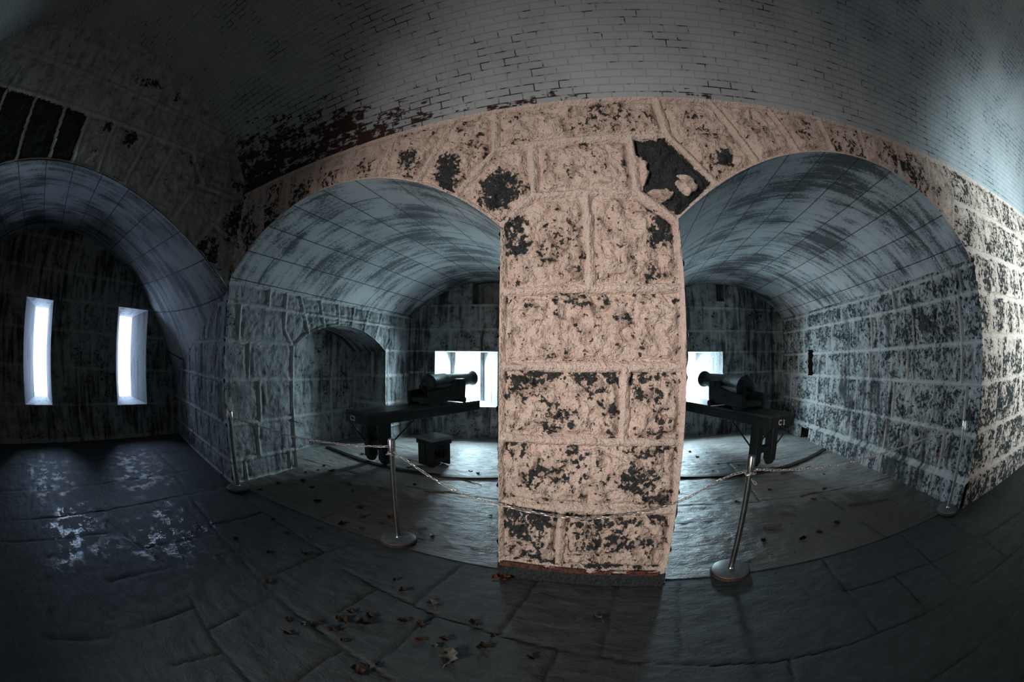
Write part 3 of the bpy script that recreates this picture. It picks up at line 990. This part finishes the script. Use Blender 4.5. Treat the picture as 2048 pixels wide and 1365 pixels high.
def floor_patch(S, us, vs, segs, seed, amp, mat=0, dirt=False):
    U, V = np.meshgrid(us, vs, indexing='ij')
    wx = U + 0.03 * (fbm(U * 4, V * 4, seed, 2) - 0.5)
    wy = V + 0.03 * (fbm(U * 4, V * 4, seed + 1, 2) - 0.5)
    d = segd(wx, wy, segs)
    gap = 0.35 + 0.65 * ss(0.35, 0.6, fbm(U * 2.2, V * 2.2, seed + 2, 2))
    j = (1 - ss(0.004, 0.016, d)) * gap
    e = 1 - ss(0.0, 0.06, d)
    H = amp * (fbm(U * 3, V * 6, seed + 4, 4) - 0.5) + amp * 0.45 * (ridged(U * 5, V * 13, seed + 5, 3) - 0.5) - 0.012 * j - 0.004 * e
    wet = spots(U, V, [(-3.55, 1.15, 0.75, 0.65, 1), (-4.0, -0.05, 0.8, 0.5, 1), (-6.0, 1.5, 1.5, 0.9, 0.5), (-6, -0.4, 1.5, 0.7, 0.5)])
    H = H * ss(0.0, 0.13, np.abs(V - 2.60) + np.where(U < XL, 1, 0))
    if dirt:
        wet = 1 - ss(3.0, 4.9, V + 0.0 * U)
    S.add(np.stack([U, V, H], -1), np.stack([U, V], -1), {'joint': np.clip(j * 1.2, 0, 1), 'wet': wet}, None, mat)


S = Surf()
floor_patch(S, np.concatenate([np.arange(-4.5, 4.6, 0.02), np.linspace(4.6, 14, 100)]), np.concatenate([np.arange(-3.6, 0.2, 0.07), np.arange(0.2, 2.66, 0.019)]), JS, 300, 0.020)
floor_patch(S, np.arange(-8.2, -4.49, 0.03), np.arange(-3.4, 3.4, 0.03), JS, 300, 0.020)
S.build('floor', [M_FLAG])
for nm, x0, x1, sd in (('floor_casemate_left', XL - 0.95, PL + 0.05, 320), ('floor_casemate_right', PR - 0.05, XR + 0.4, 340)):
    S = Surf()
    seg = [(x0, 4.25, x1, 4.15), (x0, 6.0, x1, 6.1), ((x0 + x1) / 2 + 0.3, 2.6, (x0 + x1) / 2 + 0.2, 4.2), ((x0 + x1) / 2 - 0.7, 4.2, (x0 + x1) / 2 - 0.6, 6.05)]
    us = np.arange(x0, x1, 0.022)
    vs = np.arange(2.60, 9.2, 0.024)
    floor_patch(S, us, vs, seg, sd, 0.030, 0, True)
    o = S.build(nm, [M_CFLR])
    o.location.z = 0.006
S = Surf()
floor_patch(S, np.arange(PL, PR + 0.02, 0.05), np.arange(2.7, 8.4, 0.05), [(PL, 5, PR, 5)], 360, 0.02)
S.build('floor_passage', [M_CFLR])

# ================================================================== things
def mesh_obj(name, bm, mat, parent=None, smooth=False, loc=None, rot=None):
    me = bpy.data.meshes.new(name)
    bmesh.ops.recalc_face_normals(bm, faces=bm.faces)
    bm.to_mesh(me)
    bm.free()
    if smooth:
        for p in me.polygons:
            p.use_smooth = True
        try:
            me.set_sharp_from_angle(angle=math.radians(38))
        except Exception:
            pass
    me.materials.append(mat)
    o = bpy.data.objects.new(name, me)
    COL.objects.link(o)
    if parent:
        o.parent = parent
    if loc is not None:
        o.location = loc
    if rot is not None:
        o.rotation_euler = rot
    return o


def tag(o, label, cat, group=None, kind=None):
    o['label'] = label
    o['category'] = cat
    if group:
        o['group'] = group
    if kind:
        o['kind'] = kind
    return o


def thing(name, label, cat, loc, rz=0.0, group=None):
    o = bpy.data.objects.new(name, None)
    COL.objects.link(o)
    o.location = loc
    o.rotation_euler = (0, 0, rz)
    return tag(o, label, cat, group)


def bx(bm, c, s, bev=0.006, rot=None):
    r = bmesh.ops.create_cube(bm, size=1.0)
    vs = r['verts']
    M = Matrix.Translation(c) @ (rot.to_4x4() if rot else Matrix.Identity(4)) @ Matrix.Diagonal((*s, 1))
    bmesh.ops.transform(bm, matrix=M, verts=vs)
    if bev:
        es = list({e for v in vs for e in v.link_edges})
        bmesh.ops.bevel(bm, geom=es, offset=bev, segments=1, affect='EDGES')


def bar(bm, a, b, r, n=12):
    a, b = Vector(a), Vector(b)
    q = (b - a).to_track_quat('Z', 'Y').to_matrix().to_4x4()
    bmesh.ops.create_cone(bm, cap_ends=True, segments=n, radius1=r, radius2=r, depth=(b - a).length,
                          matrix=Matrix.Translation((a + b) / 2) @ q)


def lathe(bm, prof, n=40, M=Matrix.Identity(4)):
    """prof: (axial, radius) pairs; axis along local +Y after M"""
    rings = []
    for (t, r) in prof:
        ring = []
        for i in range(n):
            a = 2 * PI * i / n
            ring.append(bm.verts.new(M @ Vector((r * math.cos(a), t, r * math.sin(a)))))
        rings.append(ring)
    for A, B in zip(rings[:-1], rings[1:]):
        for i in range(n):
            bm.faces.new((A[i], A[(i + 1) % n], B[(i + 1) % n], B[i]))
    bm.faces.new(rings[0])
    bm.faces.new(rings[-1])


def tube(bm, pts, r, n=8):
    pts = [Vector(p) for p in pts]
    rings = []
    for i, p in enumerate(pts):
        d = (pts[min(i + 1, len(pts) - 1)] - pts[max(i - 1, 0)]).normalized()
        q = d.to_track_quat('Z', 'Y')
        rr = r[i] if isinstance(r, (list, tuple)) else r
        rings.append([bm.verts.new(p + q @ Vector((rr * math.cos(2 * PI * k / n), rr * math.sin(2 * PI * k / n), 0))) for k in range(n)])
    for A, B in zip(rings[:-1], rings[1:]):
        for k in range(n):
            bm.faces.new((A[k], A[(k + 1) % n], B[(k + 1) % n], B[k]))
    bm.faces.new(rings[0])
    bm.faces.new(rings[-1])


# ------------------------------------------------------------------ traversing platforms and howitzers
def gun_platform(loc, u, width, length, label, text):
    """local axes: +Y runs towards the window from the near end, X to the right"""
    rz = math.atan2(u[1], u[0]) - PI / 2
    T = thing('gun_platform', label, 'gun platform', loc, rz, 'gun platforms')
    zt, hw = 0.90, width / 2
    bm = bmesh.new()
    for i in range(3):
        bx(bm, ((-1 + i) * width / 3, length / 2, zt - 0.0225), (width / 3 - 0.006, length, 0.045), 0.004)
    mesh_obj('deck', bm, M_DECK, T)
    for s in (-1, 1):
        bm = bmesh.new()
        bx(bm, (s * (hw - 0.055), length / 2, zt - 0.115), (0.11, length - 0.02, 0.14), 0.006)
        mesh_obj('side_rail', bm, M_WOOD, T)
    bm = bmesh.new()
    bx(bm, (0, 0.03, zt - 0.118), (width - 0.004, 0.075, 0.145), 0.005)
    eb = mesh_obj('end_board', bm, M_WOOD, T)
    cu = bpy.data.curves.new('painted_number', 'FONT')
    cu.body = 'C2' if text == 'C2' else 'C'
    cu.size = 0.105
    cu.extrude = 0.0008
    cu.offset = 0.004
    cu.align_x, cu.align_y = 'CENTER', 'CENTER'
    cu.space_character = 1.15
    cu.materials.append(M_LETTER)
    tmp = bpy.data.objects.new('lettering_source', cu)
    COL.objects.link(tmp)
    bpy.context.view_layer.update()
    me = bpy.data.meshes.new_from_object(tmp.evaluated_get(bpy.context.evaluated_depsgraph_get()))
    bpy.data.objects.remove(tmp)
    if not me.materials:
        me.materials.append(M_LETTER)
    if text == 'C1':
        bm = bmesh.new()
        bm.from_mesh(me)
        bmesh.ops.translate(bm, verts=bm.verts, vec=(-0.035, 0, 0))
        for c_, s_ in (((0.06, 0, 0), (0.016, 0.075, 0.0016)), ((0.06, -0.0335, 0), (0.042, 0.010, 0.0016)), ((0.048, 0.029, 0), (0.018, 0.011, 0.0016))):
            bx(bm, c_, s_, 0)
        bm.to_mesh(me)
        bm.free()
    tx = bpy.data.objects.new('painted_number', me)
    COL.objects.link(tx)
    tx.parent = eb
    tx.location = (-0.10 if text == 'C2' else -0.03, -0.0085, zt - 0.118)
    tx.rotation_euler = (PI / 2, 0, 0)
    tx['label'] = 'off-white painted number ' + text
    for s in (-1, 1):
        bm = bmesh.new()
        bx(bm, (s * 0.178, 0.40, 0.42), (0.13, 0.19, 0.61), 0.008)
        mesh_obj('leg', bm, M_WOOD, T)
    bm = bmesh.new()
    bx(bm, (0, 0.40, 0.32), (0.24, 0.13, 0.10), 0.006)
    mesh_obj('cross_beam', bm, M_WOOD, T)
    for s in (-1, 1):
        bm = bmesh.new()
        Mx = Matrix.Translation((s * 0.178, 0.40, 0.124)) @ Matrix.Rotation(PI / 2, 4, 'Z')
        lathe(bm, [(-0.05, 0.03), (-0.05, 0.078), (-0.03, 0.085), (0.03, 0.085), (0.05, 0.078), (0.05, 0.03)], 28, Mx)
        mesh_obj('wheel', bm, M_IRON, T, True)
    for s in (-1, 1):
        for a, b in (((s * 0.225, 0.33, 0.36), (s * 0.25, 0.03, zt - 0.17)), ((s * 0.225, 0.47, 0.36), (s * 0.24, 1.05, zt - 0.17))):
            bm = bmesh.new()
            bar(bm, a, b, 0.013)
            mesh_obj('iron_brace', bm, M_IRON, T, True)
    # front prop under the window end, standing on the window sill
    bm = bmesh.new()
    bx(bm, (0, length - 0.45, zt - 0.14), (width * 0.8, 0.12, 0.11), 0.005)
    mesh_obj('front_transom', bm, M_WOOD, T)
    return T


def howitzer(loc, u, y0, zc, label):
    """breech at local y0, muzzle towards +Y; the carriage stands on the platform deck"""
    rz = math.atan2(u[1], u[0]) - PI / 2
    T = thing('howitzer', label, 'cannon', loc, rz, 'iron howitzers')
    zb = 0.90
    el = Matrix.Translation((0, y0, zc)) @ Matrix.Rotation(math.radians(4.2), 4, 'X') @ Matrix.Diagonal((1, 0.92, 1, 1))
    bm = bmesh.new()
    lathe(bm, [(-0.075, 0.10), (-0.06, 0.135), (-0.03, 0.168), (0.0, 0.188), (0.05, 0.192), (0.06, 0.186), (0.50, 0.180), (0.52, 0.176), (0.53, 0.162), (0.60, 0.156),
               (0.98, 0.140), (1.28, 0.122), (1.34, 0.126), (1.42, 0.150), (1.46, 0.154), (1.475, 0.138), (1.475, 0.076), (1.2, 0.074)], 48, el)
    barrel = mesh_obj('barrel', bm, M_IRON, T, True)
    bm = bmesh.new()
    lathe(bm, [(-0.215, 0.012), (-0.205, 0.036), (-0.175, 0.050), (-0.145, 0.040), (-0.125, 0.028), (-0.10, 0.034), (-0.07, 0.070)], 24, el)
    mesh_obj('cascabel', bm, M_IRON, barrel, True)
    bm = bmesh.new()
    bar(bm, el @ Vector((-0.30, 0.66, -0.0)), el @ Vector((0.30, 0.66, -0.0)), 0.052, 20)
    mesh_obj('trunnion', bm, M_IRON, barrel, True)
    bm = bmesh.new()
    bx(bm, el @ Vector((0, 0.02, 0.198)), (0.05, 0.05, 0.03), 0.006)
    mesh_obj('vent_patch', bm, M_IRON, barrel)
    # cheeks: stepped side plates
    for s in (-1, 1):
        bm = bmesh.new()
        prof = [(-0.24, zb + 0.045), (0.74, zb + 0.075), (0.76, zb + 0.38), (0.72, zb + 0.43), (0.50, zb + 0.43), (0.44, zb + 0.34), (0.10, zb + 0.27), (-0.20, zb + 0.25), (-0.24, zb + 0.23)]
        A = [bm.verts.new((s * 0.215, y0 + y, z)) for y, z in prof]
        B = [bm.verts.new((s * 0.285, y0 + y, z)) for y, z in prof]
        bm.faces.new(A)
        bm.faces.new(B[::-1])
        for i in range(len(prof)):
            j = (i + 1) % len(prof)
            bm.faces.new((A[i], A[j], B[j], B[i]))
        ch = mesh_obj('cheek', bm, M_WOOD, T)
        for yb_ in (0.25, 0.70):
            bm = bmesh.new()
            bar(bm, (s * 0.283, y0 + yb_, zb + 0.21), (s * 0.297, y0 + yb_, zb + 0.21), 0.018)
            mesh_obj('bolt', bm, M_IRON, ch)
        bm = bmesh.new()
        bx(bm, (s * 0.25, y0 + 0.61, zb + 0.44), (0.085, 0.22, 0.02), 0.004)
        mesh_obj('cap_square', bm, M_IRON, ch)
    bm = bmesh.new()
    bx(bm, (0, y0 + 0.64, zb + 0.17), (0.44, 0.12, 0.16), 0.006)
    mesh_obj('front_transom', bm, M_WOOD, T)
    bm = bmesh.new()
    bx(bm, (0, y0 - 0.06, zb + 0.085), (0.44, 0.30, 0.08), 0.006)
    mesh_obj('rear_transom', bm, M_DECK, T)
    bm = bmesh.new()
    bx(bm, (0, y0 + 0.04, zb + 0.135), (0.16, 0.22, 0.03), 0.006, Matrix.Rotation(math.radians(14), 3, 'X'))
    mesh_obj('quoin_wedge', bm, M_DECK, T)
    bm = bmesh.new()
    bar(bm, (-0.32, y0 + 0.66, zb + 0.05), (0.32, y0 + 0.66, zb + 0.05), 0.045, 18)
    for s in (-1, 1):
        bar(bm, (s * 0.29, y0 + 0.66, zb + 0.053), (s * 0.34, y0 + 0.66, zb + 0.053), 0.052, 20)
    mesh_obj('axle', bm, M_IRON, T, True)
    for s in (-1, 1):
        bm = bmesh.new()
        bx(bm, (s * 0.25, y0 - 0.1, zb + 0.024), (0.07, 0.26, 0.044), 0.004)
        mesh_obj('slide_block', bm, M_WOOD, T)
    return T


U2 = (0.25, 0.968)
U1 = (-0.36, 0.933)
L2 = (-3.683, 4.457, 0.0)
L1 = (2.564, 5.257, 0.0)
gun_platform(L2, U2, 0.60, 2.82, 'long black timber gun platform painted C2, in the left vaulted bay', 'C2')
gun_platform(L1, U1, 0.58, 2.85, 'long black timber gun platform painted C1, in the right vaulted bay', 'C1')
howitzer(L2, U2, 1.60, 1.235, 'black iron howitzer whose muzzle reaches the bright window of the left bay')
howitzer(L1, U1, 0.95, 1.245, 'black iron howitzer on the platform painted C1, muzzle toward the window half behind the pier')

# curved iron rails let into the floor
def rail(pts, label):
    c = []
    n = len(pts)
    for i in range(n - 1):
        for k in range(8):
            t = k / 8
            p0, p1, p2, p3 = pts[max(i - 1, 0)], pts[i], pts[i + 1], pts[min(i + 2, n - 1)]
            c.append(tuple(0.5 * (2 * p1[j] + (p2[j] - p0[j]) * t + (2 * p0[j] - 5 * p1[j] + 4 * p2[j] - p3[j]) * t * t + (3 * p1[j] - p0[j] - 3 * p2[j] + p3[j]) * t ** 3) for j in (0, 1)))
    c.append(pts[-1])
    bm = bmesh.new()
    R = []
    for i, p in enumerate(c):
        a, b = Vector(c[max(i - 1, 0)]), Vector(c[min(i + 1, len(c) - 1)])
        d = (b - a).normalized()
        nrm = Vector((-d.y, d.x))
        q = [(-0.05, -0.01), (-0.045, 0.034), (0.045, 0.034), (0.05, -0.01)]
        R.append([bm.verts.new((p[0] + nrm.x * o, p[1] + nrm.y * o, z)) for o, z in q])
    for A, B in zip(R[:-1], R[1:]):
        for k in range(4):
            bm.faces.new((A[k], A[(k + 1) % 4], B[(k + 1) % 4], B[k]))
    bm.faces.new(R[0])
    bm.faces.new(R[-1])
    return tag(mesh_obj('traverse_rail', bm, M_RAIL), label, 'rail', 'curved traverse rails')


rail([(-5.02, 5.13), (-4.30, 4.93), (-3.73, 4.79), (-2.83, 4.72), (-2.2, 4.79), (-1.6, 5.02), (-0.95, 5.35)], 'curved iron rail in the floor under the platform painted C2')
rail([(0.55, 5.50), (1.07, 5.36), (1.94, 5.31), (2.71, 5.45), (3.55, 5.87), (4.16, 6.32)], 'curved iron rail in the floor under the platform painted C1')

# ------------------------------------------------------------------ stool
T = thing('stool', 'small black square wooden stool standing by the gun platform painted C2', 'stool', (-2.80, 5.31, 0.02), math.radians(-22))
bm = bmesh.new()
bx(bm, (0, 0, 0.445), (0.44, 0.44, 0.05), 0.006)
tp = mesh_obj('seat', bm, simple('grey_painted_seat', (0.20, 0.21, 0.24), (0.12, 0.125, 0.14), 0.35, 0, 9), T)
bm = bmesh.new()
for s in (-1, 1):
    bx(bm, (0, s * 0.195, 0.385), (0.40, 0.025, 0.07), 0.004)
    bx(bm, (s * 0.195, 0, 0.385), (0.025, 0.365, 0.07), 0.004)
mesh_obj('apron', bm, M_WOOD, T)
for sx in (-1, 1):
    for sy in (-1, 1):
        bm = bmesh.new()
        bx(bm, (sx * 0.098, sy * 0.165, 0.21), (0.165, 0.045, 0.42), 0.004)
        mesh_obj('leg', bm, M_WOOD, T)
for s in (-1, 1):
    bm = bmesh.new()
    bx(bm, (s * 0.165, 0, 0.10), (0.03, 0.29, 0.07), 0.004)
    mesh_obj('stretcher', bm, M_WOOD, T)

# ------------------------------------------------------------------ stanchions
def stanchion(loc, label, lean=0.0):
    T = thing('stanchion', label, 'stanchion', loc, lean, 'barrier posts')
    I = Matrix.Rotation(PI / 2, 4, 'X')
    bm = bmesh.new()
    lathe(bm, [(0.0, 0.165), (0.018, 0.170), (0.030, 0.166), (0.038, 0.150), (0.043, 0.05)], 56, I)
    base = mesh_obj('base', bm, M_BASE, T, True)
    bm = bmesh.new()
    lathe(bm, [(0.002, 0.166), (0.004, 0.1745), (0.022, 0.1745), (0.028, 0.166)], 56, I)
    rim = mesh_obj('rim', bm, M_RUST, base, True)
    rim['label'] = 'rusty rim'
    bm = bmesh.new()
    lathe(bm, [(0.035, 0.036), (0.05, 0.026), (0.06, 0.0245), (0.94, 0.0245)], 32, I)
    mesh_obj('pole', bm, M_STEEL, T, True)
    bm = bmesh.new()
    lathe(bm, [(0.885, 0.026), (0.888, 0.033), (0.985, 0.033), (0.997, 0.028), (1.0, 0.012)], 32, I)
    mesh_obj('cap', bm, M_STEEL, T, True)
    return T


# the lathe's +Y axis must point up: rotate by +90 degrees about X
stanchion((-1.845, 2.70, 0.012), 'steel barrier post with round grey base, on the floor left of the pier')
stanchion((1.045, 2.635, 0.012), 'steel barrier post with round base, just right of the pier')
stanchion((4.05, 2.57, 0.012), 'thin dark steel barrier post against the right-hand wall corner', 0.3)
stanchion((-4.24, 2.49, 0.012), 'dim steel barrier post standing at the corner under the left arch spring', 0.2)

# ------------------------------------------------------------------ chains
def chain(pts, label, pitch=0.031):
    P = [Vector(p) for p in pts]
    n = len(P)
    c = []
    for i in range(n - 1):
        for k in range(20):
            t = k / 20
            p0, p1, p2, p3 = P[max(i - 1, 0)], P[i], P[i + 1], P[min(i + 2, n - 1)]
            c.append(0.5 * (2 * p1 + (p2 - p0) * t + (2 * p0 - 5 * p1 + 4 * p2 - p3) * t * t + (3 * p1 - p0 - 3 * p2 + p3) * t ** 3))
    c.append(P[-1])
    L = [0.0]
    for a, b in zip(c[:-1], c[1:]):
        L.append(L[-1] + (b - a).length)

    def at(s):
        s = min(max(s, 0), L[-1])
        i = max(min(int(np.searchsorted(L, s)) - 1, len(c) - 2), 0)
        f = (s - L[i]) / max(L[i + 1] - L[i], 1e-9)
        return c[i].lerp(c[i + 1], f)
    bm = bmesh.new()
    s, k = 0.0, 0
    hl, hw, r = 0.0135, 0.0085, 0.0031
    while s < L[-1]:
        p = at(s)
        d = (at(s + 0.012) - at(s - 0.012)).normalized()
        q = d.to_track_quat('X', 'Z').to_matrix() @ Matrix.Rotation(PI / 2 * (k % 2) + 0.35 + 0.25 * math.sin(k * 2.3), 3, 'X')
        path = []
        for j in range(14):
            a = 2 * PI * j / 14
            x = hw * math.cos(a) + (hl if math.cos(a) > 0.01 else -hl if math.cos(a) < -0.01 else 0)
            path.append((Vector((x, hw * math.sin(a), 0)), a))
        rings = []
        for pt, a in path:
            o = Vector((math.cos(a), math.sin(a), 0))
            ring = []
            for g in range(5):
                b = 2 * PI * g / 5
                ring.append(bm.verts.new(p + q @ (pt + o * (r * math.cos(b)) + Vector((0, 0, r * math.sin(b))))))
            rings.append(ring)
        for j in range(14):
            A, B = rings[j], rings[(j + 1) % 14]
            for g in range(5):
                bm.faces.new((A[g], A[(g + 1) % 5], B[(g + 1) % 5], B[g]))
        s += pitch
        k += 1
    return tag(mesh_obj('barrier_chain', bm, M_CHAIN, None, True), label, 'chain', 'barrier chains')


def wrap(cx, cy, z, r=0.041):
    return [(cx + r * math.cos(a), cy + r * math.sin(a), z + 0.004 * math.sin(3 * a)) for a in np.linspace(-2.2, 3.0, 9)]


chain([(-4.20, 2.495, 0.93), (-3.78, 2.62, 0.885), (-3.02, 2.66, 0.858), (-2.3, 2.68, 0.893), (-1.888, 2.70, 0.935)],
      'metal link chain from the corner post to the post left of the pier')
chain(wrap(-1.845, 2.70, 0.875) + [(-1.79, 2.69, 0.885), (-1.4, 2.63, 0.735), (-1.1, 2.57, 0.660), (-0.83, 2.490, 0.655), (-0.46, 2.475, 0.615), (-0.16, 2.475, 0.608), (0.17, 2.475, 0.655),
       (0.47, 2.490, 0.735), (0.8, 2.59, 0.855), (1.0, 2.622, 0.895)], 'sagging metal link chain passing across the front of the pier')
chain(wrap(1.045, 2.635, 0.875) + [(1.09, 2.61, 0.80)], 'knotted end of chain wrapped round the post right of the pier')
chain([(1.092, 2.64, 0.893), (1.52, 2.65, 0.855), (2.08, 2.66, 0.845), (2.79, 2.66, 0.882), (3.34, 2.65, 0.912), (3.8, 2.60, 0.928), (4.008, 2.575, 0.94)],
      'metal link chain from the post right of the pier to the right-hand wall post')

# ------------------------------------------------------------------ leaves and sticks
def leaf_mesh(seed, mat):
    r = random.Random(seed)
    bm = bmesh.new()
    n, m_ = 11, 7
    curl = r.uniform(0.5, 1.5)
    rows = []
    for i in range(n):
        t = i / (n - 1)
        wdt = 0.40 * math.sin(PI * min(1, t * 0.97 + 0.03)) ** 0.8 * (1 + 0.32 * math.sin(t * 15 + seed)) + 0.01
        row = []
        for j in range(m_):
            s = (j / (m_ - 1) - 0.5) * 2
            x = (t - 0.5) * (1 - 0.1 * curl)
            y = s * wdt
            z = 0.16 * curl * abs(s) ** 1.6 * math.sin(PI * t) + 0.13 * curl * (2 * t - 1) ** 2 + 0.05 * math.sin(9 * t + 4 * s + seed) + 0.03
            row.append(bm.verts.new((x, y * (1 - 0.25 * curl * abs(s)), z)))
        rows.append(row)
    for A, B in zip(rows[:-1], rows[1:]):
        for j in range(m_ - 1):
            bm.faces.new((A[j], A[j + 1], B[j + 1], B[j]))
    ext = bmesh.ops.solidify(bm, geom=bm.faces[:], thickness=0.012)
    tube(bm, [(-0.45, 0, 0.15 * curl), (-0.62, 0.03, 0.12), (-0.72, 0.06, 0.06)], 0.014, 5)
    zmin = min(v.co.z for v in bm.verts)
    for v in bm.verts:
        v.co.z -= zmin
    me = bpy.data.meshes.new('fallen_leaf')
    bm.to_mesh(me)
    bm.free()
    for p in me.polygons:
        p.use_smooth = True
    me.materials.append(mat)
    return me


LEAF = [leaf_mesh(i, M_LEAF) for i in range(5)]
LEAFO = [leaf_mesh(20 + i, M_LEAF2) for i in range(2)]
LEAFG = [leaf_mesh(40 + i, M_LEAF3) for i in range(3)]
rl = random.Random(8)


def put(x, y, size, me, label, group=None):
    o = bpy.data.objects.new('fallen_leaf', me)
    COL.objects.link(o)
    o.location = (x, y, 0.004)
    o.rotation_euler = (rl.uniform(-0.15, 0.15), rl.uniform(-0.15, 0.15), rl.uniform(0, 6.28))
    o.scale = (size, size, size)
    tag(o, label, 'leaf', group)


put(-0.74, 2.44, 0.115, LEAFO[0], 'bright rusty orange leaf lying against the lower left corner of the pier')
put(-0.83, 2.46, 0.075, LEAFO[1], 'small orange leaf just left of the orange leaf at the pier corner')
put(-1.37, 1.47, 0.125, LEAF[0], 'largest curled brown leaf on the slabs left of the pier')
put(-1.51, 1.42, 0.115, LEAF[1], 'curled brown leaf left of the largest leaf on the slabs')
put(-0.99, 1.52, 0.07, LEAFO[1], 'small orange leaf on the slabs in front of the pier, left side')
put(-0.76, 1.44, 0.16, LEAFG[0], 'long pale shrivelled leaf on the slabs, lowest near the pier')
put(-1.10, 1.92, 0.12, LEAFG[1], 'pale curled leaf on a slab joint left of the pier')
put(-2.35, 1.94, 0.12, LEAF[2], 'spiky dry leaf lying on a slab joint, left part of the front floor')
put(-2.25, 1.40, 0.10, LEAF[3], 'dark flat leaf beside the long open slab joint at left')
put(-2.48, 2.98, 0.0001 + 0.11, LEAFG[2], 'pale tan leaf at the edge of the left bay floor')
put(-1.14, 1.07, 0.11, LEAF[4], 'brown leaf nearest the bottom edge of the photo')
front = [(-1.68, 1.2), (-1.62, 1.28), (-1.39, 1.56), (-1.18, 1.65), (-1.06, 1.67), (-0.86, 1.59), (-1.1, 1.15), (-1.68, 1.05), (-1.79, 1.17), (-0.76, 1.83), (-0.6, 1.73),
         (-2.62, 1.73), (-2.56, 2.21), (-2.81, 2.13), (-2.66, 2.45), (-1.52, 1.53), (-1.5, 1.3), (-1.5, 2.08), (-0.88, 1.5), (-1.37, 1.25), (-1.37, 1.98), (-0.62, 1.61), (-3.15, 2.24), (-3.05, 1.63),
         (0.0, 2.06), (-0.33, 1.59)]
for i, (x, y) in enumerate(front):
    put(x, y, rl.uniform(0.05, 0.10), LEAF[i % 5] if i % 6 else LEAFG[i % 3], 'small dry brown leaf scattered on the front paving slabs', 'leaves on the front slabs')
lefty = [(-4.1, 3.94), (-4.16, 3.72), (-3.93, 4.08), (-4.03, 2.72), (-4.07, 3.07), (-3.6, 3.31), (-3.28, 3.72), (-3.2, 3.0), (-2.67, 3.18), (-2.56, 4.25), (-3.08, 3.55), (-4.18, 4.16), (-4.2, 5.2),
         (-3.29, 5.3), (-3.05, 4.95), (-2.12, 5.2), (-1.97, 5.11), (-1.27, 3.63), (-1.6, 2.93), (-2.21, 2.95), (-2.23, 3.13), (-2.53, 2.68), (-2.3, 2.72), (-3.9, 3.41)]
for i, (x, y) in enumerate(lefty):
    put(x, y, rl.uniform(0.06, 0.115), LEAF[(i * 2) % 5] if i % 5 else LEAFO[i % 2], 'small dry brown leaf on the floor of the left vaulted bay', 'leaves in the left bay')
righty = [(1.43, 6.94), (1.71, 6.84), (1.5, 6.56), (1.35, 5.9), (1.57, 5.62), (1.76, 6.0), (2.1, 5.88), (2.15, 4.54), (1.56, 4.23), (2.93, 4.26), (1.52, 3.12), (1.98, 3.42), (1.5, 2.83), (1.73, 2.8), (1.95, 3.02),
          (0.69, 4.13), (2.6, 4.0), (2.2, 3.1), (3.3, 4.9), (2.5, 3.2)]
for i, (x, y) in enumerate(righty):
    put(x, y, rl.uniform(0.05, 0.11), LEAF[(i * 3) % 5], 'small dry dark leaf on the floor of the right vaulted bay', 'leaves in the right bay')


def stick(pts, r, label):
    bm = bmesh.new()
    P = []
    rr = random.Random(len(label))
    for i in range(len(pts) - 1):
        for k in range(5):
            t = k / 5
            P.append((pts[i][0] + (pts[i + 1][0] - pts[i][0]) * t + rr.uniform(-r, r) * 0.7, pts[i][1] + (pts[i + 1][1] - pts[i][1]) * t + rr.uniform(-r, r) * 0.7, r * 0.9 + 0.008))
    P.append((pts[-1][0], pts[-1][1], r * 0.9 + 0.008))
    tube(bm, P, [r * (1 - 0.5 * i / len(P)) for i in range(len(P))], 7)
    tag(mesh_obj('fallen_stick', bm, M_TWIG, None, True), label, 'stick')


stick([(1.62, 3.40), (1.73, 3.37), (1.84, 3.39)], 0.014, 'short thick reddish stick on the floor right of the post by the pier')
stick([(2.93, 3.57), (3.22, 3.52), (3.59, 3.45)], 0.011, 'long brown stick on the right bay floor nearest the right-hand post')
stick([(1.96, 3.73), (2.05, 3.70), (2.13, 3.57)], 0.008, 'thin bent twig in the middle of the right bay floor')
stick([(2.46, 4.14), (2.68, 4.21), (2.85, 4.17)], 0.009, 'brown twig lying in the shadow of the platform painted C1')
stick([(-2.30, 4.06), (-2.17, 4.08), (-1.99, 4.20)], 0.010, 'thin straight stick on the left bay floor in front of the stool')
stick([(-2.06, 4.74), (-1.73, 4.60)], 0.008, 'short twig on the left bay floor beside the curved rail')
stick([(2.62, 5.20), (2.84, 5.24), (3.3, 5.38)], 0.008, 'thin twig beside the curved rail in the right bay')
